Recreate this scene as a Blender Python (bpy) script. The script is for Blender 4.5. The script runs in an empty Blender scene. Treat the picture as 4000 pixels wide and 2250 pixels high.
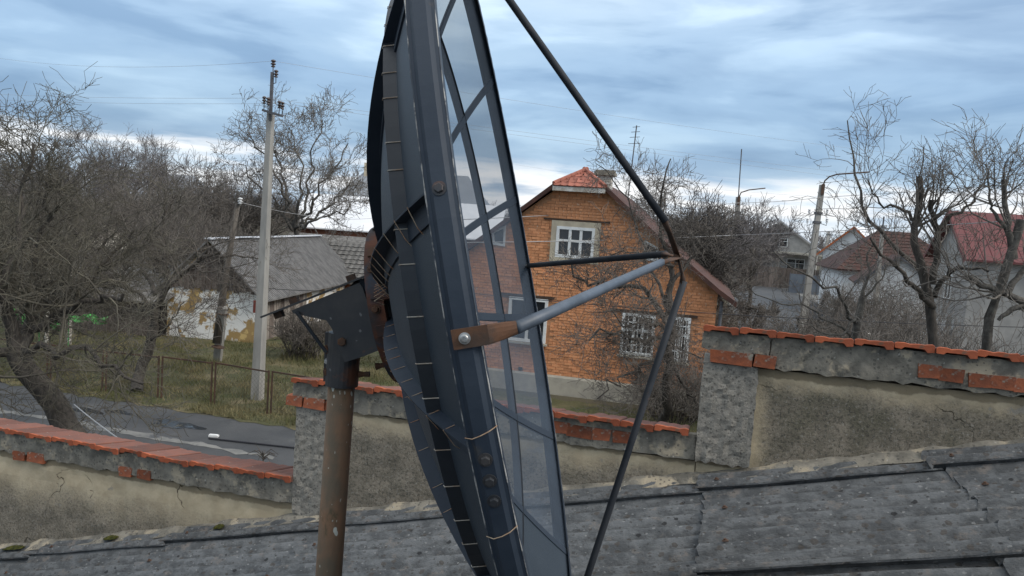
import bpy, math, random
import numpy as np
from mathutils import Vector, Matrix
from math import sin, cos, pi, radians, sqrt
random.seed(7)
RNG = np.random.default_rng(11)
sc = bpy.context.scene
col = sc.collection

# ------------------------------------------------------------------ camera
FPX, PITCH, ROLL, CAMZ = 3020.0, radians(-4.8), radians(4.0), 5.0
FW = Vector((0, cos(PITCH), sin(PITCH)))
_U0 = Vector((1, 0, 0)).cross(FW)
RT = Vector((1, 0, 0)) * cos(ROLL) + _U0 * sin(ROLL)
UP = Vector((1, 0, 0)) * -sin(ROLL) + _U0 * cos(ROLL)
CAM = Vector((0, 0, CAMZ))
cd = bpy.data.cameras.new('camera'); cd.sensor_width = 36.0; cd.lens = FPX / 4000 * 36
cd.clip_start = 0.05; cd.clip_end = 6000
co = bpy.data.objects.new('camera', cd); col.objects.link(co)
co.matrix_world = Matrix.Translation(CAM) @ Matrix((RT, UP, -FW)).transposed().to_4x4()
sc.camera = co

# ------------------------------------------------------------------ world, sun, exposure
SUN_EL, SUN_AZ = radians(40), radians(116)      # azimuth clockwise from +Y: on the right, behind the camera, veiled by cloud
w = bpy.data.worlds.new('World'); sc.world = w; w.use_nodes = True
nt = w.node_tree; nt.nodes.clear()
def N(t, **k):
    n = nt.nodes.new(t)
    for a, b in k.items(): setattr(n, a, b)
    return n
def LK(a, b): nt.links.new(a, b)
def math_n(op, a, b=None, clamp=False):
    n = N('ShaderNodeMath', operation=op, use_clamp=clamp)
    for i, v in enumerate((a, b)):
        if v is None: continue
        if isinstance(v, (int, float)): n.inputs[i].default_value = v
        else: LK(v, n.inputs[i])
    return n.outputs[0]
def ramp_n(fac, stops, interp='EASE'):
    r = N('ShaderNodeValToRGB'); cr = r.color_ramp; cr.interpolation = interp
    while len(cr.elements) < len(stops): cr.elements.new(0.5)
    for e, (p, c) in zip(cr.elements, stops): e.position = p; e.color = (*c, 1) if len(c) == 3 else c
    LK(fac, r.inputs[0]); return r.outputs[0]
def noise_n(vec, scale, detail=5, rough=0.55, dist=0.0):
    n = N('ShaderNodeTexNoise'); n.inputs['Scale'].default_value = scale; n.inputs['Detail'].default_value = detail
    n.inputs['Roughness'].default_value = rough; n.inputs['Distortion'].default_value = dist
    LK(vec, n.inputs['Vector']); return n.outputs['Fac']
def mixc(f, a, b, mode='MIX'):
    n = N('ShaderNodeMix', data_type='RGBA', blend_type=mode)
    for sock, v in ((n.inputs[0], f), (n.inputs[6], a), (n.inputs[7], b)):
        if isinstance(v, (int, float)): sock.default_value = v
        elif isinstance(v, tuple): sock.default_value = (*v, 1)
        else: LK(v, sock)
    return n.outputs[2]
tc = N('ShaderNodeTexCoord'); sep = N('ShaderNodeSeparateXYZ'); LK(tc.outputs['Generated'], sep.inputs[0])
zz = math_n('MAXIMUM', sep.outputs[2], 0.0)
den = math_n('ADD', zz, 0.10)
cmb = N('ShaderNodeCombineXYZ')
LK(math_n('DIVIDE', sep.outputs[0], den), cmb.inputs[0]); LK(math_n('DIVIDE', sep.outputs[1], den), cmb.inputs[1])
cl1 = noise_n(cmb.outputs[0], 0.62, 5, 0.5, 0.25)
cmb2 = N('ShaderNodeVectorMath', operation='MULTIPLY'); LK(tc.outputs['Generated'], cmb2.inputs[0]); cmb2.inputs[1].default_value = (3.2, 3.2, 21)
puff = noise_n(cmb2.outputs[0], 1.5, 7, 0.58, 0.3)
cmb3 = N('ShaderNodeVectorMath', operation='MULTIPLY'); LK(tc.outputs['Generated'], cmb3.inputs[0]); cmb3.inputs[1].default_value = (2.6, 2.6, 12)
cl2 = noise_n(cmb3.outputs[0], 1.6, 6, 0.5, 0.3)
# overcast deck: tone follows elevation and cloud thickness
elev = ramp_n(zz, [(0.0, (.36, .44, .53)), (0.045, (.40, .49, .60)), (0.085, (.21, .31, .43)), (0.16, (.27, .39, .53)), (0.28, (.40, .53, .67)), (0.6, (.80, .83, .86))], 'B_SPLINE')
t1 = ramp_n(cl1, [(0.30, (.64, .69, .76)), (0.47, (.88, .91, .94)), (0.58, (1.04, 1.03, 1.01)), (0.72, (1.26, 1.22, 1.16))])
t2 = ramp_n(cl2, [(0.33, (.66, .72, .79)), (0.5, (.96, .97, .98)), (0.66, (1.30, 1.24, 1.17))])
deck = mixc(1.0, mixc(1.0, elev, t1, 'MULTIPLY'), t2, 'MULTIPLY')
# bright cream puffs in the gap above the horizon
zj = math_n('ADD', zz, math_n('MULTIPLY', math_n('SUBTRACT', puff, 0.5), 0.09))
gap = ramp_n(zj, [(0.0, (.15,) * 3), (0.022, (.55,) * 3), (0.046, (1.0,) * 3), (0.068, (.9,) * 3), (0.080, (.0,) * 3)], 'LINEAR')
puffm = ramp_n(puff, [(0.36, (0, 0, 0)), (0.55, (1, 1, 1))])
deck2 = mixc(math_n('MULTIPLY', gap, puffm), deck, (.68, .68, .69))
sky = N('ShaderNodeTexSky'); sky.sky_type = 'NISHITA'; sky.sun_disc = False
sky.sun_elevation = SUN_EL; sky.sun_rotation = SUN_AZ; sky.altitude = 200
bg1 = N('ShaderNodeBackground'); LK(sky.outputs[0], bg1.inputs[0]); bg1.inputs[1].default_value = 0.09
bg2 = N('ShaderNodeBackground'); LK(deck2, bg2.inputs[0]); bg2.inputs[1].default_value = 1.0
mx = N('ShaderNodeMixShader'); mx.inputs[0].default_value = 0.90
LK(bg1.outputs[0], mx.inputs[1]); LK(bg2.outputs[0], mx.inputs[2])
wo = N('ShaderNodeOutputWorld'); LK(mx.outputs[0], wo.inputs[0])

sd = bpy.data.lights.new('sun', 'SUN'); sd.energy = 1.35; sd.angle = radians(22); sd.color = (1.0, .93, .84)
so = bpy.data.objects.new('sun', sd); col.objects.link(so)
sdir = Vector((sin(SUN_AZ) * cos(SUN_EL), cos(SUN_AZ) * cos(SUN_EL), sin(SUN_EL)))
so.rotation_euler = (-sdir).to_track_quat('-Z', 'Y').to_euler()

vs = sc.view_settings; vs.view_transform = 'Standard'; vs.look = 'None'; vs.exposure = 0.72; vs.gamma = 1.0; vs.use_curve_mapping = False
sc.cycles.max_bounces = 6; sc.cycles.transparent_max_bounces = 12
sc.cycles.use_adaptive_sampling = True

# ------------------------------------------------------------------ pixel -> place helpers
def ray(px, py): return FW * FPX + RT * (px - 2000) + UP * (1125 - py)
def at(px, py, Y):
    d = ray(px, py); return CAM + d * (Y / d.y)
def ground(px, py, z=0.0):
    d = ray(px, py); return CAM + d * ((z - CAM.z) / d.z)
def on_plane(px, py, p0, n):
    d = ray(px, py); return CAM + d * ((p0 - CAM).dot(n) / d.dot(n))

# ------------------------------------------------------------------ materials
def mat(name, c1, c2=None, scale=8.0, rough=0.8, bump=0.0, bscale=None, metal=0.0, detail=6, lo=0.35, hi=0.65,
        spots=None, stretch=(1, 1, 1), spec=0.3, rnd=0.0, coat=0.0, third=None, coord='Object'):
    global nt
    m = bpy.data.materials.new(name); m.use_nodes = True; nt = m.node_tree; nt.nodes.clear()
    b = N('ShaderNodeBsdfPrincipled'); o = N('ShaderNodeOutputMaterial'); LK(b.outputs[0], o.inputs[0])
    t = N('ShaderNodeTexCoord'); mp = N('ShaderNodeMapping'); mp.inputs['Scale'].default_value = stretch
    LK(t.outputs[coord], mp.inputs[0]); v = mp.outputs[0]
    if c2 is None: c2 = tuple(x * .8 for x in c1)
    f = ramp_n(noise_n(v, scale, detail, .6), [(lo, (0,) * 3), (hi, (1,) * 3)])
    c = mixc(f, c1, c2)
    if third:                                       # (colour, scale, threshold, softness)
        f3 = ramp_n(noise_n(v, third[1], 6, .65), [(third[2], (0,) * 3), (third[2] + third[3], (1,) * 3)])
        c = mixc(f3, c, third[0])
    for sp in (spots or []):                        # (colour, scale, radius, strength): separate roundish marks
        vo = N('ShaderNodeTexVoronoi'); vo.inputs['Scale'].default_value = sp[1]
        dv = N('ShaderNodeVectorMath', operation='ADD'); LK(v, dv.inputs[0])
        nn = N('ShaderNodeTexNoise'); nn.inputs['Scale'].default_value = sp[1] * 2.2; LK(v, nn.inputs['Vector'])
        sc_ = N('ShaderNodeVectorMath', operation='SCALE'); LK(nn.outputs['Color'], sc_.inputs[0]); sc_.inputs['Scale'].default_value = .45 / sp[1]
        LK(sc_.outputs[0], dv.inputs[1]); LK(dv.outputs[0], vo.inputs['Vector'])
        sr = N('ShaderNodeSeparateColor'); LK(vo.outputs['Color'], sr.inputs[0])
        rad = math_n('MULTIPLY', sr.outputs[0], sp[2])
        d = math_n('SUBTRACT', rad, vo.outputs['Distance'])
        c = mixc(ramp_n(math_n('MULTIPLY', d, 8.0), [(0.0, (0,) * 3), (0.35, (sp[3],) * 3)]), c, sp[0])
    if rnd:
        oi = N('ShaderNodeObjectInfo')
        k = math_n('ADD', math_n('MULTIPLY', oi.outputs['Random'], 2 * rnd), 1 - rnd)
        cc = N('ShaderNodeCombineXYZ')
        for i in range(3): LK(k, cc.inputs[i])
        c = mixc(1.0, c, cc.outputs[0], 'MULTIPLY')
    LK(c, b.inputs['Base Color'])
    b.inputs['Roughness'].default_value = rough; b.inputs['Metallic'].default_value = metal
    b.inputs['Specular IOR Level'].default_value = spec
    if coat: b.inputs['Coat Weight'].default_value = coat
    if bump:
        bn = N('ShaderNodeBump'); bn.inputs['Strength'].default_value = 1.0; bn.inputs['Distance'].default_value = bump
        LK(noise_n(v, bscale or scale * 3, 8, .65), bn.inputs['Height']); LK(bn.outputs[0], b.inputs['Normal'])
    return m

M = {}
M['dish_paint'] = mat('dark_blue_grey_paint', (.018, .027, .041), (.025, .035, .050), 6, .55, .0006, 60, spec=.3, third=((.055, .050, .046), 11, .62, .14))
M['dish_back'] = mat('perforated_sheet_back', (.032, .044, .058), (.026, .037, .050), 5, .5, .0012, 300, spec=.4)
M['strip'] = mat('black_strip', (.012, .016, .022), (.018, .022, .028), 9, .45, spec=.4)
M['worn'] = mat('worn_paint_edge', (.36, .35, .33), (.05, .06, .075), 22, .6, lo=.4, hi=.56)
M['rust'] = mat('rusty_steel', (.12, .042, .020), (.035, .030, .030), 9, .75, .001, 60, third=((.035, .045, .06), 5, .47, .12))
M['rust2'] = mat('brown_rust_plate', (.10, .048, .026), (.05, .034, .026), 20, .8, .001, 80)
M['mount'] = mat('black_painted_steel', (.020, .022, .026), (.040, .038, .038), 7, .48, .0006, 40, spec=.5, third=((.10, .042, .024), 6, .545, .10), spots=[((.14, .14, .14), 22, .16, .8)])
M['bolt'] = mat('zinc_bolt', (.45, .45, .44), (.25, .25, .25), 40, .4, metal=.8)
M['tube'] = mat('grey_blue_tube', (.085, .105, .135), (.05, .065, .085), 7, .5, stretch=(1, 1, 1), spec=.5, third=((.10, .045, .025), 5, .64, .08))
M['tube_dark'] = mat('dark_tube', (.016, .020, .026), (.034, .037, .043), 6, .65, spec=.25, third=((.12, .055, .032), 4, .63, .06))
M['wire'] = mat('pale_tie_wire', (.45, .42, .36), (.28, .2, .14), 30, .6)
M['wire_rust'] = mat('rusty_tie_wire', (.30, .15, .08), (.35, .28, .2), 30, .7)
M['mast'] = mat('rusty_green_mast', (.23, .125, .072), (.125, .098, .068), 9, .8, .002, 60, stretch=(1, 1, .5), detail=9, third=((.036, .052, .028), 5, .555, .12),
                spots=[((.48, .48, .42), 26, .26, 1.0), ((.36, .35, .3), 55, .2, .9)])
M['tile_edge'] = mat('orange_tile_edge', (.39, .10, .042), (.27, .072, .034), 9, .8, .003, 50, rnd=.25, third=((.16, .08, .05), 12, .58, .14))
M['tile'] = mat('weathered_clay_tile', (.19, .078, .054), (.145, .068, .052), 7, .85, .003, 50, rnd=.25, third=((.13, .085, .068), 9, .54, .16), spots=[((.4, .36, .28), 30, .16, .7)])
M['brick'] = mat('orange_brick', (.36, .11, .05), (.22, .075, .042), 10, .9, .005, 40, rnd=.3, third=((.30, .27, .22), 13, .555, .08))
M['mortar'] = mat('rough_weathered_mortar', (.27, .245, .20), (.15, .138, .115), 9, .95, .008, 34, detail=9, third=((.40, .34, .25), 5, .53, .10), spots=[((.085, .08, .07), 40, .40, .7), ((.42, .40, .36), 30, .22, .6)])
M['pillar'] = mat('grey_pebbled_render', (.29, .268, .23), (.20, .186, .16), 24, .95, .007, 60, detail=9, spots=[((.10, .094, .082), 60, .50, .75), ((.36, .34, .30), 70, .34, .6)])
M['slate'] = mat('asbestos_cement_sheet', (.135, .139, .141), (.076, .079, .081), 16, .92, .008, 60, rnd=.14, stretch=(.7, 1, 1), detail=9, lo=.38, hi=.62,
                 third=((.165, .148, .134), 12, .56, .12), spots=[((.030, .030, .031), 15, .20, .92), ((.075, .066, .058), 24, .34, .8), ((.055, .053, .05), 48, .34, .7), ((.30, .30, .29), 40, .26, .45)])
M['moss'] = mat('yellow_green_moss', (.09, .085, .012), (.03, .035, .008), 40, .95, .01, 90)
M['bark'] = mat('grey_brown_bark', (.095, .082, .070), (.045, .040, .035), 18, .95, .01, 40, stretch=(1, 1, .4), third=((.11, .095, .05), 7, .64, .1))
M['bark_light'] = mat('pale_grey_bark', (.125, .115, .10), (.06, .054, .048), 14, .95, .008, 40, third=((.16, .13, .03), 5, .66, .1))
M['twig'] = mat('grey_twig', (.165, .145, .125), (.105, .092, .082), 3, .95)
M['twig_green'] = mat('olive_twig', (.125, .113, .085), (.080, .072, .060), 2, .95)
M['twig_pale'] = mat('pale_twig', (.19, .172, .15), (.12, .107, .096), 3, .95)
M['twig_far'] = mat('far_twig', (.17, .155, .15), (.12, .108, .106), .6, .95)
M['twig_dark'] = mat('dark_twig', (.055, .050, .045), (.035, .032, .030), 2, .95)
M['hedge'] = mat('green_hedge', (.045, .058, .018), (.07, .06, .02), 2, .9)
M['asphalt'] = mat('wet_asphalt', (.058, .060, .063), (.078, .079, .081), .9, .72, .008, 30, spec=.2, third=((.11, .11, .107), .7, .58, .12))
M['grass_ground'] = mat('winter_turf', (.10, .092, .045), (.066, .068, .030), 1.3, .95, .05, 8, third=((.15, .125, .07), .8, .50, .16), spots=[((.045, .06, .018), 1.2, .5, .6)])
M['earth'] = mat('earth_ground', (.07, .065, .042), (.10, .085, .055), .25, .95, .05, 4)
M['pave'] = mat('pale_broken_concrete', (.22, .215, .20), (.13, .13, .125), 1.5, .9, .01, 20, third=((.08, .083, .088), 1.8, .52, .1))
M['concrete'] = mat('utility_concrete', (.34, .325, .295), (.25, .24, .22), 3, .9, .004, 30, stretch=(1, 1, .25), third=((.16, .155, .14), 3, .6, .15))
M['wood_pole'] = mat('weathered_wood', (.12, .105, .09), (.07, .06, .05), 6, .9, .006, 20, stretch=(2, 2, .15))
M['plank'] = mat('grey_planks', (.17, .14, .12), (.09, .07, .06), 5, .9, .006, 25, stretch=(3, 3, .25), rnd=.3)
M['white_plank'] = mat('flaked_white_planks', (.36, .33, .29), (.17, .14, .12), 4, .9, .004, 25, stretch=(2, 2, .35), rnd=.2)
M['clay_wall'] = mat('peeling_limewash', (.72, .71, .68), (.33, .225, .10), 1.15, .95, .012, 12, lo=.485, hi=.53, detail=9, third=((.55, .40, .17), 1.3, .60, .05))
M['barn_roof'] = mat('weathered_ribbed_roof', (.21, .205, .20), (.135, .132, .13), 1.6, .8, .004, 20, stretch=(.35, 2, 2), third=((.27, .265, .26), 1.2, .60, .12))
M['old_tiles'] = mat('old_grey_tiles', (.18, .172, .162), (.10, .096, .09), 5, .9, .01, 12, rnd=.2)
M['zinc_roof'] = mat('pale_metal_roof', (.52, .54, .58), (.60, .61, .63), .6, .45, spec=.5)
M['zinc_grey'] = mat('grey_metal_roof', (.21, .225, .245), (.24, .255, .275), .6, .5)
M['white_roof'] = mat('white_metal_roof', (.80, .80, .81), (.70, .71, .73), .6, .5)
M['dull_brick'] = mat('dull_red_brickwork', (.22, .088, .052), (.15, .065, .042), 1.4, .9, .01, 8)
M['house_brick'] = mat('house_orange_brick', (.70, .32, .155), (.60, .26, .12), 7, .9, .008, 25, rnd=.13, third=((.66, .44, .29), 7, .60, .06))
M['house_mortar'] = mat('orange_sand_mortar', (.54, .29, .16), (.42, .20, .10), 9, .95, .01, 25, third=((.55, .36, .2), 6, .6, .1))
M['plinth'] = mat('cream_plinth', (.46, .42, .34), (.34, .31, .26), 1.5, .9, .006, 15)
M['window_white'] = mat('white_window_paint', (.78, .78, .76), (.66, .66, .64), 4, .6)
M['surround'] = mat('cream_window_plaster', (.52, .45, .33), (.42, .36, .27), 4, .9, .004, 30)
M['lintel'] = mat('dark_timber', (.055, .038, .028), (.09, .06, .045), 4, .9)
M['brown_roof'] = mat('brown_roof_boards', (.10, .045, .032), (.06, .032, .026), 3, .8)
M['hip_tile'] = mat('salmon_clay_tile', (.34, .125, .085), (.26, .095, .068), 5, .8, .003, 30, rnd=.2)
M['white_brick'] = mat('whitewashed_brick', (.62, .60, .55), (.38, .34, .28), 6, .9, .006, 20)
M['grey_brickwall'] = mat('grey_render', (.36, .345, .32), (.27, .26, .245), 1.2, .9)
M['white_wall'] = mat('white_render', (.74, .74, .73), (.64, .64, .63), .8, .9)
M['red_roof'] = mat('red_sheet_roof', (.16, .052, .050), (.125, .045, .044), 1.2, .6)
M['brown_tile_roof'] = mat('brown_tile_roof', (.085, .042, .034), (.06, .033, .028), 2.2, .85, .01, 10)
M['orange_board'] = mat('orange_barge_board', (.48, .14, .05), None, 2, .7)
M['grey_metal'] = mat('grey_blue_gate', (.16, .18, .20), (.12, .13, .15), 1, .7)
M['green_sheet'] = mat('bright_green_sheet', (.09, .40, .09), (.06, .30, .07), 2, .6)
M['dark_inside'] = mat('dark_interior', (.015, .014, .013), (.022, .02, .018), 2, .9)
M['porcelain'] = mat('insulator_glaze', (.045, .032, .030), (.07, .05, .045), 5, .25, spec=.6)
M['porcelain_white'] = mat('white_insulator', (.75, .75, .74), None, 5, .3)
M['steel'] = mat('grey_steel', (.11, .11, .12), (.07, .07, .075), 4, .6, spec=.5)
M['rusty_bar'] = mat('rusty_bar', (.10, .055, .035), (.06, .04, .03), 4, .8)
M['cable'] = mat('grey_cable', (.36, .36, .36), (.3, .3, .3), 1, .6)
M['cable_dark'] = mat('dark_cable', (.03, .03, .035), None, 1, .6)
M['chain'] = mat('chain_link_wire', (.14, .13, .12), (.09, .075, .06), 2, .7)
M['red_paint'] = mat('faded_red_paint', (.34, .07, .05), (.24, .07, .05), 8, .8)
M['car_paint'] = mat('dark_car_paint', (.012, .014, .018), None, 2, .25, spec=.6, coat=.5)
M['tyre'] = mat('tyre_rubber', (.015, .015, .015), None, 5, .9)
M['grass_blade'] = mat('dry_grass_blades', (.19, .16, .085), (.09, .095, .038), .9, .9)

def glass_mat():
    global nt
    m = bpy.data.materials.new('window_pane'); m.use_nodes = True; nt = m.node_tree
    b = nt.nodes['Principled BSDF']; b.inputs['Base Color'].default_value = (.022, .026, .030, 1); b.inputs['Roughness'].default_value = .08
    b.inputs['Specular IOR Level'].default_value = .6
    return m
M['pane'] = glass_mat()
def puddle_mat():
    global nt
    m = bpy.data.materials.new('puddle_water'); m.use_nodes = True; nt = m.node_tree
    b = nt.nodes['Principled BSDF']; b.inputs['Base Color'].default_value = (.035, .04, .045, 1); b.inputs['Roughness'].default_value = .03
    b.inputs['Specular IOR Level'].default_value = .9
    t = N('ShaderNodeTexCoord'); bn = N('ShaderNodeBump'); bn.inputs['Distance'].default_value = .002
    LK(noise_n(t.outputs['Object'], 9, 3), bn.inputs['Height']); LK(bn.outputs[0], b.inputs['Normal'])
    return m
M['puddle'] = puddle_mat()
def lamp_mat():
    m = bpy.data.materials.new('lit_headlamp'); m.use_nodes = True; b = m.node_tree.nodes['Principled BSDF']
    b.inputs['Emission Color'].default_value = (1, .97, .9, 1); b.inputs['Emission Strength'].default_value = 6
    return m
M['lamp'] = lamp_mat()
def perf_mat(name, open_, c):
    """perforated sheet: a share of it is holes"""
    global nt
    m = bpy.data.materials.new(name); m.use_nodes = True; nt = m.node_tree; nt.nodes.clear()
    b = N('ShaderNodeBsdfPrincipled'); b.inputs['Roughness'].default_value = .55; b.inputs['Specular IOR Level'].default_value = .3
    t = N('ShaderNodeTexCoord')
    LK(mixc(ramp_n(noise_n(t.outputs['Object'], 3, 5), [(.35, (0,) * 3), (.65, (1,) * 3)]), c, tuple(x * 1.35 for x in c)), b.inputs['Base Color'])
    tr = N('ShaderNodeBsdfTransparent'); mxs = N('ShaderNodeMixShader')
    f = math_n('ADD', math_n('MULTIPLY', math_n('SUBTRACT', noise_n(t.outputs['Object'], 2.2, 4), .5), .18), open_, True)
    LK(f, mxs.inputs[0]); LK(b.outputs[0], mxs.inputs[1]); LK(tr.outputs[0], mxs.inputs[2])
    o = N('ShaderNodeOutputMaterial'); LK(mxs.outputs[0], o.inputs[0]); return m
M['mesh_open'] = perf_mat('fine_perforated_sheet', .44, (.050, .066, .088))

def plaster_mat(name, top_band, grey_from, grey_to, green=False, side=None):
    """cream render; grey lichen speckle growing in from below, its edge ragged. local z = 0 at the top of the panel, x = 0 at its left end"""
    global nt
    m = bpy.data.materials.new(name); m.use_nodes = True; nt = m.node_tree; nt.nodes.clear()
    b = N('ShaderNodeBsdfPrincipled'); b.inputs['Roughness'].default_value = .95; b.inputs['Specular IOR Level'].default_value = .15
    o = N('ShaderNodeOutputMaterial'); LK(b.outputs[0], o.inputs[0])
    t = N('ShaderNodeTexCoord'); v = t.outputs['Object']; s = N('ShaderNodeSeparateXYZ'); LK(v, s.inputs[0])
    dep = math_n('MULTIPLY', s.outputs[2], -1.0)
    if side: dep = math_n('MINIMUM', dep, math_n('MULTIPLY', math_n('SUBTRACT', s.outputs[0], side), 1.0))
    wob = math_n('MULTIPLY', math_n('SUBTRACT', noise_n(v, 2.6, 7, .6), .5), .30)
    d2 = math_n('ADD', dep, wob)
    cream = mixc(ramp_n(noise_n(v, 6, 6), [(.35, (0,) * 3), (.65, (1,) * 3)]), (.54, .45, .31), (.43, .35, .235))
    # strip under the coping: stain and shade painted together in tan, ragged lower edge
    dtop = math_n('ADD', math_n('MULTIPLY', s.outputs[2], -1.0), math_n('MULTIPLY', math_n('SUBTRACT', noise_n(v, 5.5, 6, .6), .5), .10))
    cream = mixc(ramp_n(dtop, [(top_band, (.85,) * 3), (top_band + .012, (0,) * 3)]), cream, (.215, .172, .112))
    amt = ramp_n(d2, [(grey_from, (0,) * 3), (grey_to, (1,) * 3)])
    g = mixc(ramp_n(noise_n(v, 9, 7, .65), [(.36, (0,) * 3), (.64, (1,) * 3)]), (.235, .205, .165), (.130, .117, .096))
    if green: g = mixc(ramp_n(noise_n(v, 3.0, 5), [(.42, (0,) * 3), (.62, (.8,) * 3)]), g, (.092, .090, .066))
    c = mixc(math_n('MULTIPLY', amt, .88), cream, g)
    drk = ramp_n(noise_n(v, 58, 6, .7), [(.50, (0,) * 3), (.60, (.85,) * 3)]); c = mixc(math_n('MULTIPLY', drk, math_n('MULTIPLY', amt, .8)), c, (.070, .065, .055))
    lgt = ramp_n(noise_n(v, 47, 6, .7), [(.55, (0,) * 3), (.64, (.8,) * 3)]); c = mixc(math_n('MULTIPLY', lgt, math_n('ADD', math_n('MULTIPLY', amt, .5), .12)), c, (.36, .335, .29))
    c = mixc(ramp_n(noise_n(v, 4.0, 8, .7), [(.63, (0,) * 3), (.66, (.8,) * 3)]), c, (.29, .265, .225))
    # hairline cracks
    vo = N('ShaderNodeTexVoronoi', feature='DISTANCE_TO_EDGE'); vo.inputs['Scale'].default_value = 1.5
    dv = N('ShaderNodeVectorMath', operation='ADD'); LK(v, dv.inputs[0]); nn = N('ShaderNodeTexNoise'); nn.inputs['Scale'].default_value = 5; nn.inputs['Detail'].default_value = 6; LK(v, nn.inputs['Vector'])
    sc_ = N('ShaderNodeVectorMath', operation='SCALE'); LK(nn.outputs['Color'], sc_.inputs[0]); sc_.inputs['Scale'].default_value = .35
    LK(sc_.outputs[0], dv.inputs[1]); LK(dv.outputs[0], vo.inputs['Vector'])
    crk = math_n('MULTIPLY', ramp_n(vo.outputs['Distance'], [(.0, (1,) * 3), (.006, (0,) * 3)]), ramp_n(noise_n(v, 1.3, 2), [(.54, (0,) * 3), (.60, (1,) * 3)]))
    c = mixc(math_n('MULTIPLY', crk, .85), c, (.03, .027, .022))
    LK(c, b.inputs['Base Color'])
    bn = N('ShaderNodeBump'); bn.inputs['Distance'].default_value = .010
    h = math_n('ADD', math_n('MULTIPLY', noise_n(v, 38, 8, .7), math_n('ADD', math_n('MULTIPLY', amt, .8), .3)), math_n('MULTIPLY', crk, -1.0))
    LK(h, bn.inputs['Height']); LK(bn.outputs[0], b.inputs['Normal'])
    return m
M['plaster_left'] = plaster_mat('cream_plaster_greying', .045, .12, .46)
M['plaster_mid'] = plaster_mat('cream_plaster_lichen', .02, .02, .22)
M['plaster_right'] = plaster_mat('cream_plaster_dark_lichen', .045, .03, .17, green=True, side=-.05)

# ------------------------------------------------------------------ mesh helpers
class MB:
    def __init__(s): s.v = []; s.f = []
    def add(s, v, f):
        o = len(s.v); s.v += [tuple(x) for x in v]; s.f += [tuple(i + o for i in q) for q in f]; return s
    def box(s, c, d, rot=None, taper=1.0):
        R = rot or Matrix.Identity(3); c = Vector(c); v = []
        for z in (-1, 1):
            k = taper if z > 0 else 1.0
            for x, y in ((-1, -1), (1, -1), (1, 1), (-1, 1)): v.append(c + R @ Vector((x * d[0] * k / 2, y * d[1] * k / 2, z * d[2] / 2)))
        return s.add(v, [(3, 2, 1, 0), (4, 5, 6, 7), (0, 1, 5, 4), (1, 2, 6, 5), (2, 3, 7, 6), (3, 0, 4, 7)])
    def bar(s, a, b, w, h, up=(0, 0, 1)):
        a = Vector(a); b = Vector(b); t = (b - a); L = t.length; t.normalize(); u = Vector(up)
        x = t.cross(u)
        if x.length < 1e-4: x = t.cross(Vector((1, 0, 0)))
        x.normalize(); z = x.cross(t)
        return s.box((a + b) / 2, (w, L, h), Matrix((x, t, z)).transposed())
    def tube(s, pts, rad, n=8, cap=True, flat=None):
        pts = [Vector(p) for p in pts]; k = len(pts)
        rad = [rad] * k if isinstance(rad, (int, float)) else list(rad)
        v = []; x = None
        for i, p in enumerate(pts):
            t = (pts[min(i + 1, k - 1)] - pts[max(i - 1, 0)]).normalized()
            if x is None:
                x = t.cross(Vector((0, 0, 1)) if abs(t.z) < .95 else Vector((1, 0, 0))).normalized()
            else: x = (x - t * x.dot(t)).normalized()
            y = t.cross(x); fl = flat[i] if flat else 1.0
            for j in range(n):
                a = 2 * pi * j / n; v.append(p + x * cos(a) * rad[i] * (2 - fl if flat else 1) + y * sin(a) * rad[i] * fl)
        f = [(i * n + j, i * n + (j + 1) % n, (i + 1) * n + (j + 1) % n, (i + 1) * n + j) for i in range(k - 1) for j in range(n)]
        if cap: f += [tuple(range(n - 1, -1, -1)), tuple((k - 1) * n + j for j in range(n))]
        return s.add(v, f)
    def prism(s, poly, off):
        """polygon (list of 3D points) extruded by vector off"""
        poly = [Vector(p) for p in poly]; off = Vector(off); n = len(poly)
        return s.add(poly + [p + off for p in poly], [tuple(range(n - 1, -1, -1)), tuple(range(n, 2 * n))] + [(i, (i + 1) % n, n + (i + 1) % n, n + i) for i in range(n)])
    def lathe(s, prof, c=(0, 0, 0), axis=(0, 0, 1), n=12):
        c = Vector(c); z = Vector(axis).normalized(); x = z.cross(Vector((0, 1, 0)) if abs(z.y) < .9 else Vector((1, 0, 0))).normalized(); y = z.cross(x)
        v = []; k = len(prof)
        for r, h in prof:
            for j in range(n):
                a = 2 * pi * j / n; v.append(c + z * h + (x * cos(a) + y * sin(a)) * r)
        f = [(i * n + j, i * n + (j + 1) % n, (i + 1) * n + (j + 1) % n, (i + 1) * n + j) for i in range(k - 1) for j in range(n)]
        f += [tuple(range(n - 1, -1, -1)), tuple((k - 1) * n + j for j in range(n))]
        return s.add(v, f)
    def mesh(s, name, m=None, smooth=False):
        me = bpy.data.meshes.new(name); me.from_pydata(s.v, [], s.f)
        if m: me.materials.append(M[m])
        if smooth: me.polygons.foreach_set('use_smooth', [True] * len(me.polygons))
        me.update(); return me
    def build(s, name, m, parent=None, smooth=False, inv=None):
        """vertices in world space unless the parent is given with inv (its world matrix)"""
        if inv is not None:
            iv = inv.inverted(); s.v = [tuple(iv @ Vector(p)) for p in s.v]
        return obj(name, s.mesh(name, m, smooth), parent)
def obj(name, me, parent=None):
    o = bpy.data.objects.new(name, me); col.objects.link(o)
    if parent is not None: o.parent = parent
    return o
def tag(o, label, cat, group=None, kind=None):
    o['label'] = label; o['category'] = cat
    if group: o['group'] = group
    if kind: o['kind'] = kind
    return o
def thing(name, label, cat, loc=(0, 0, 0), rz=0.0, group=None):
    o = bpy.data.objects.new(name, None); col.objects.link(o); o.empty_display_size = .2
    o.location = loc; o.rotation_euler = (0, 0, rz); tag(o, label, cat, group)
    o['_m'] = 0
    return o
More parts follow.
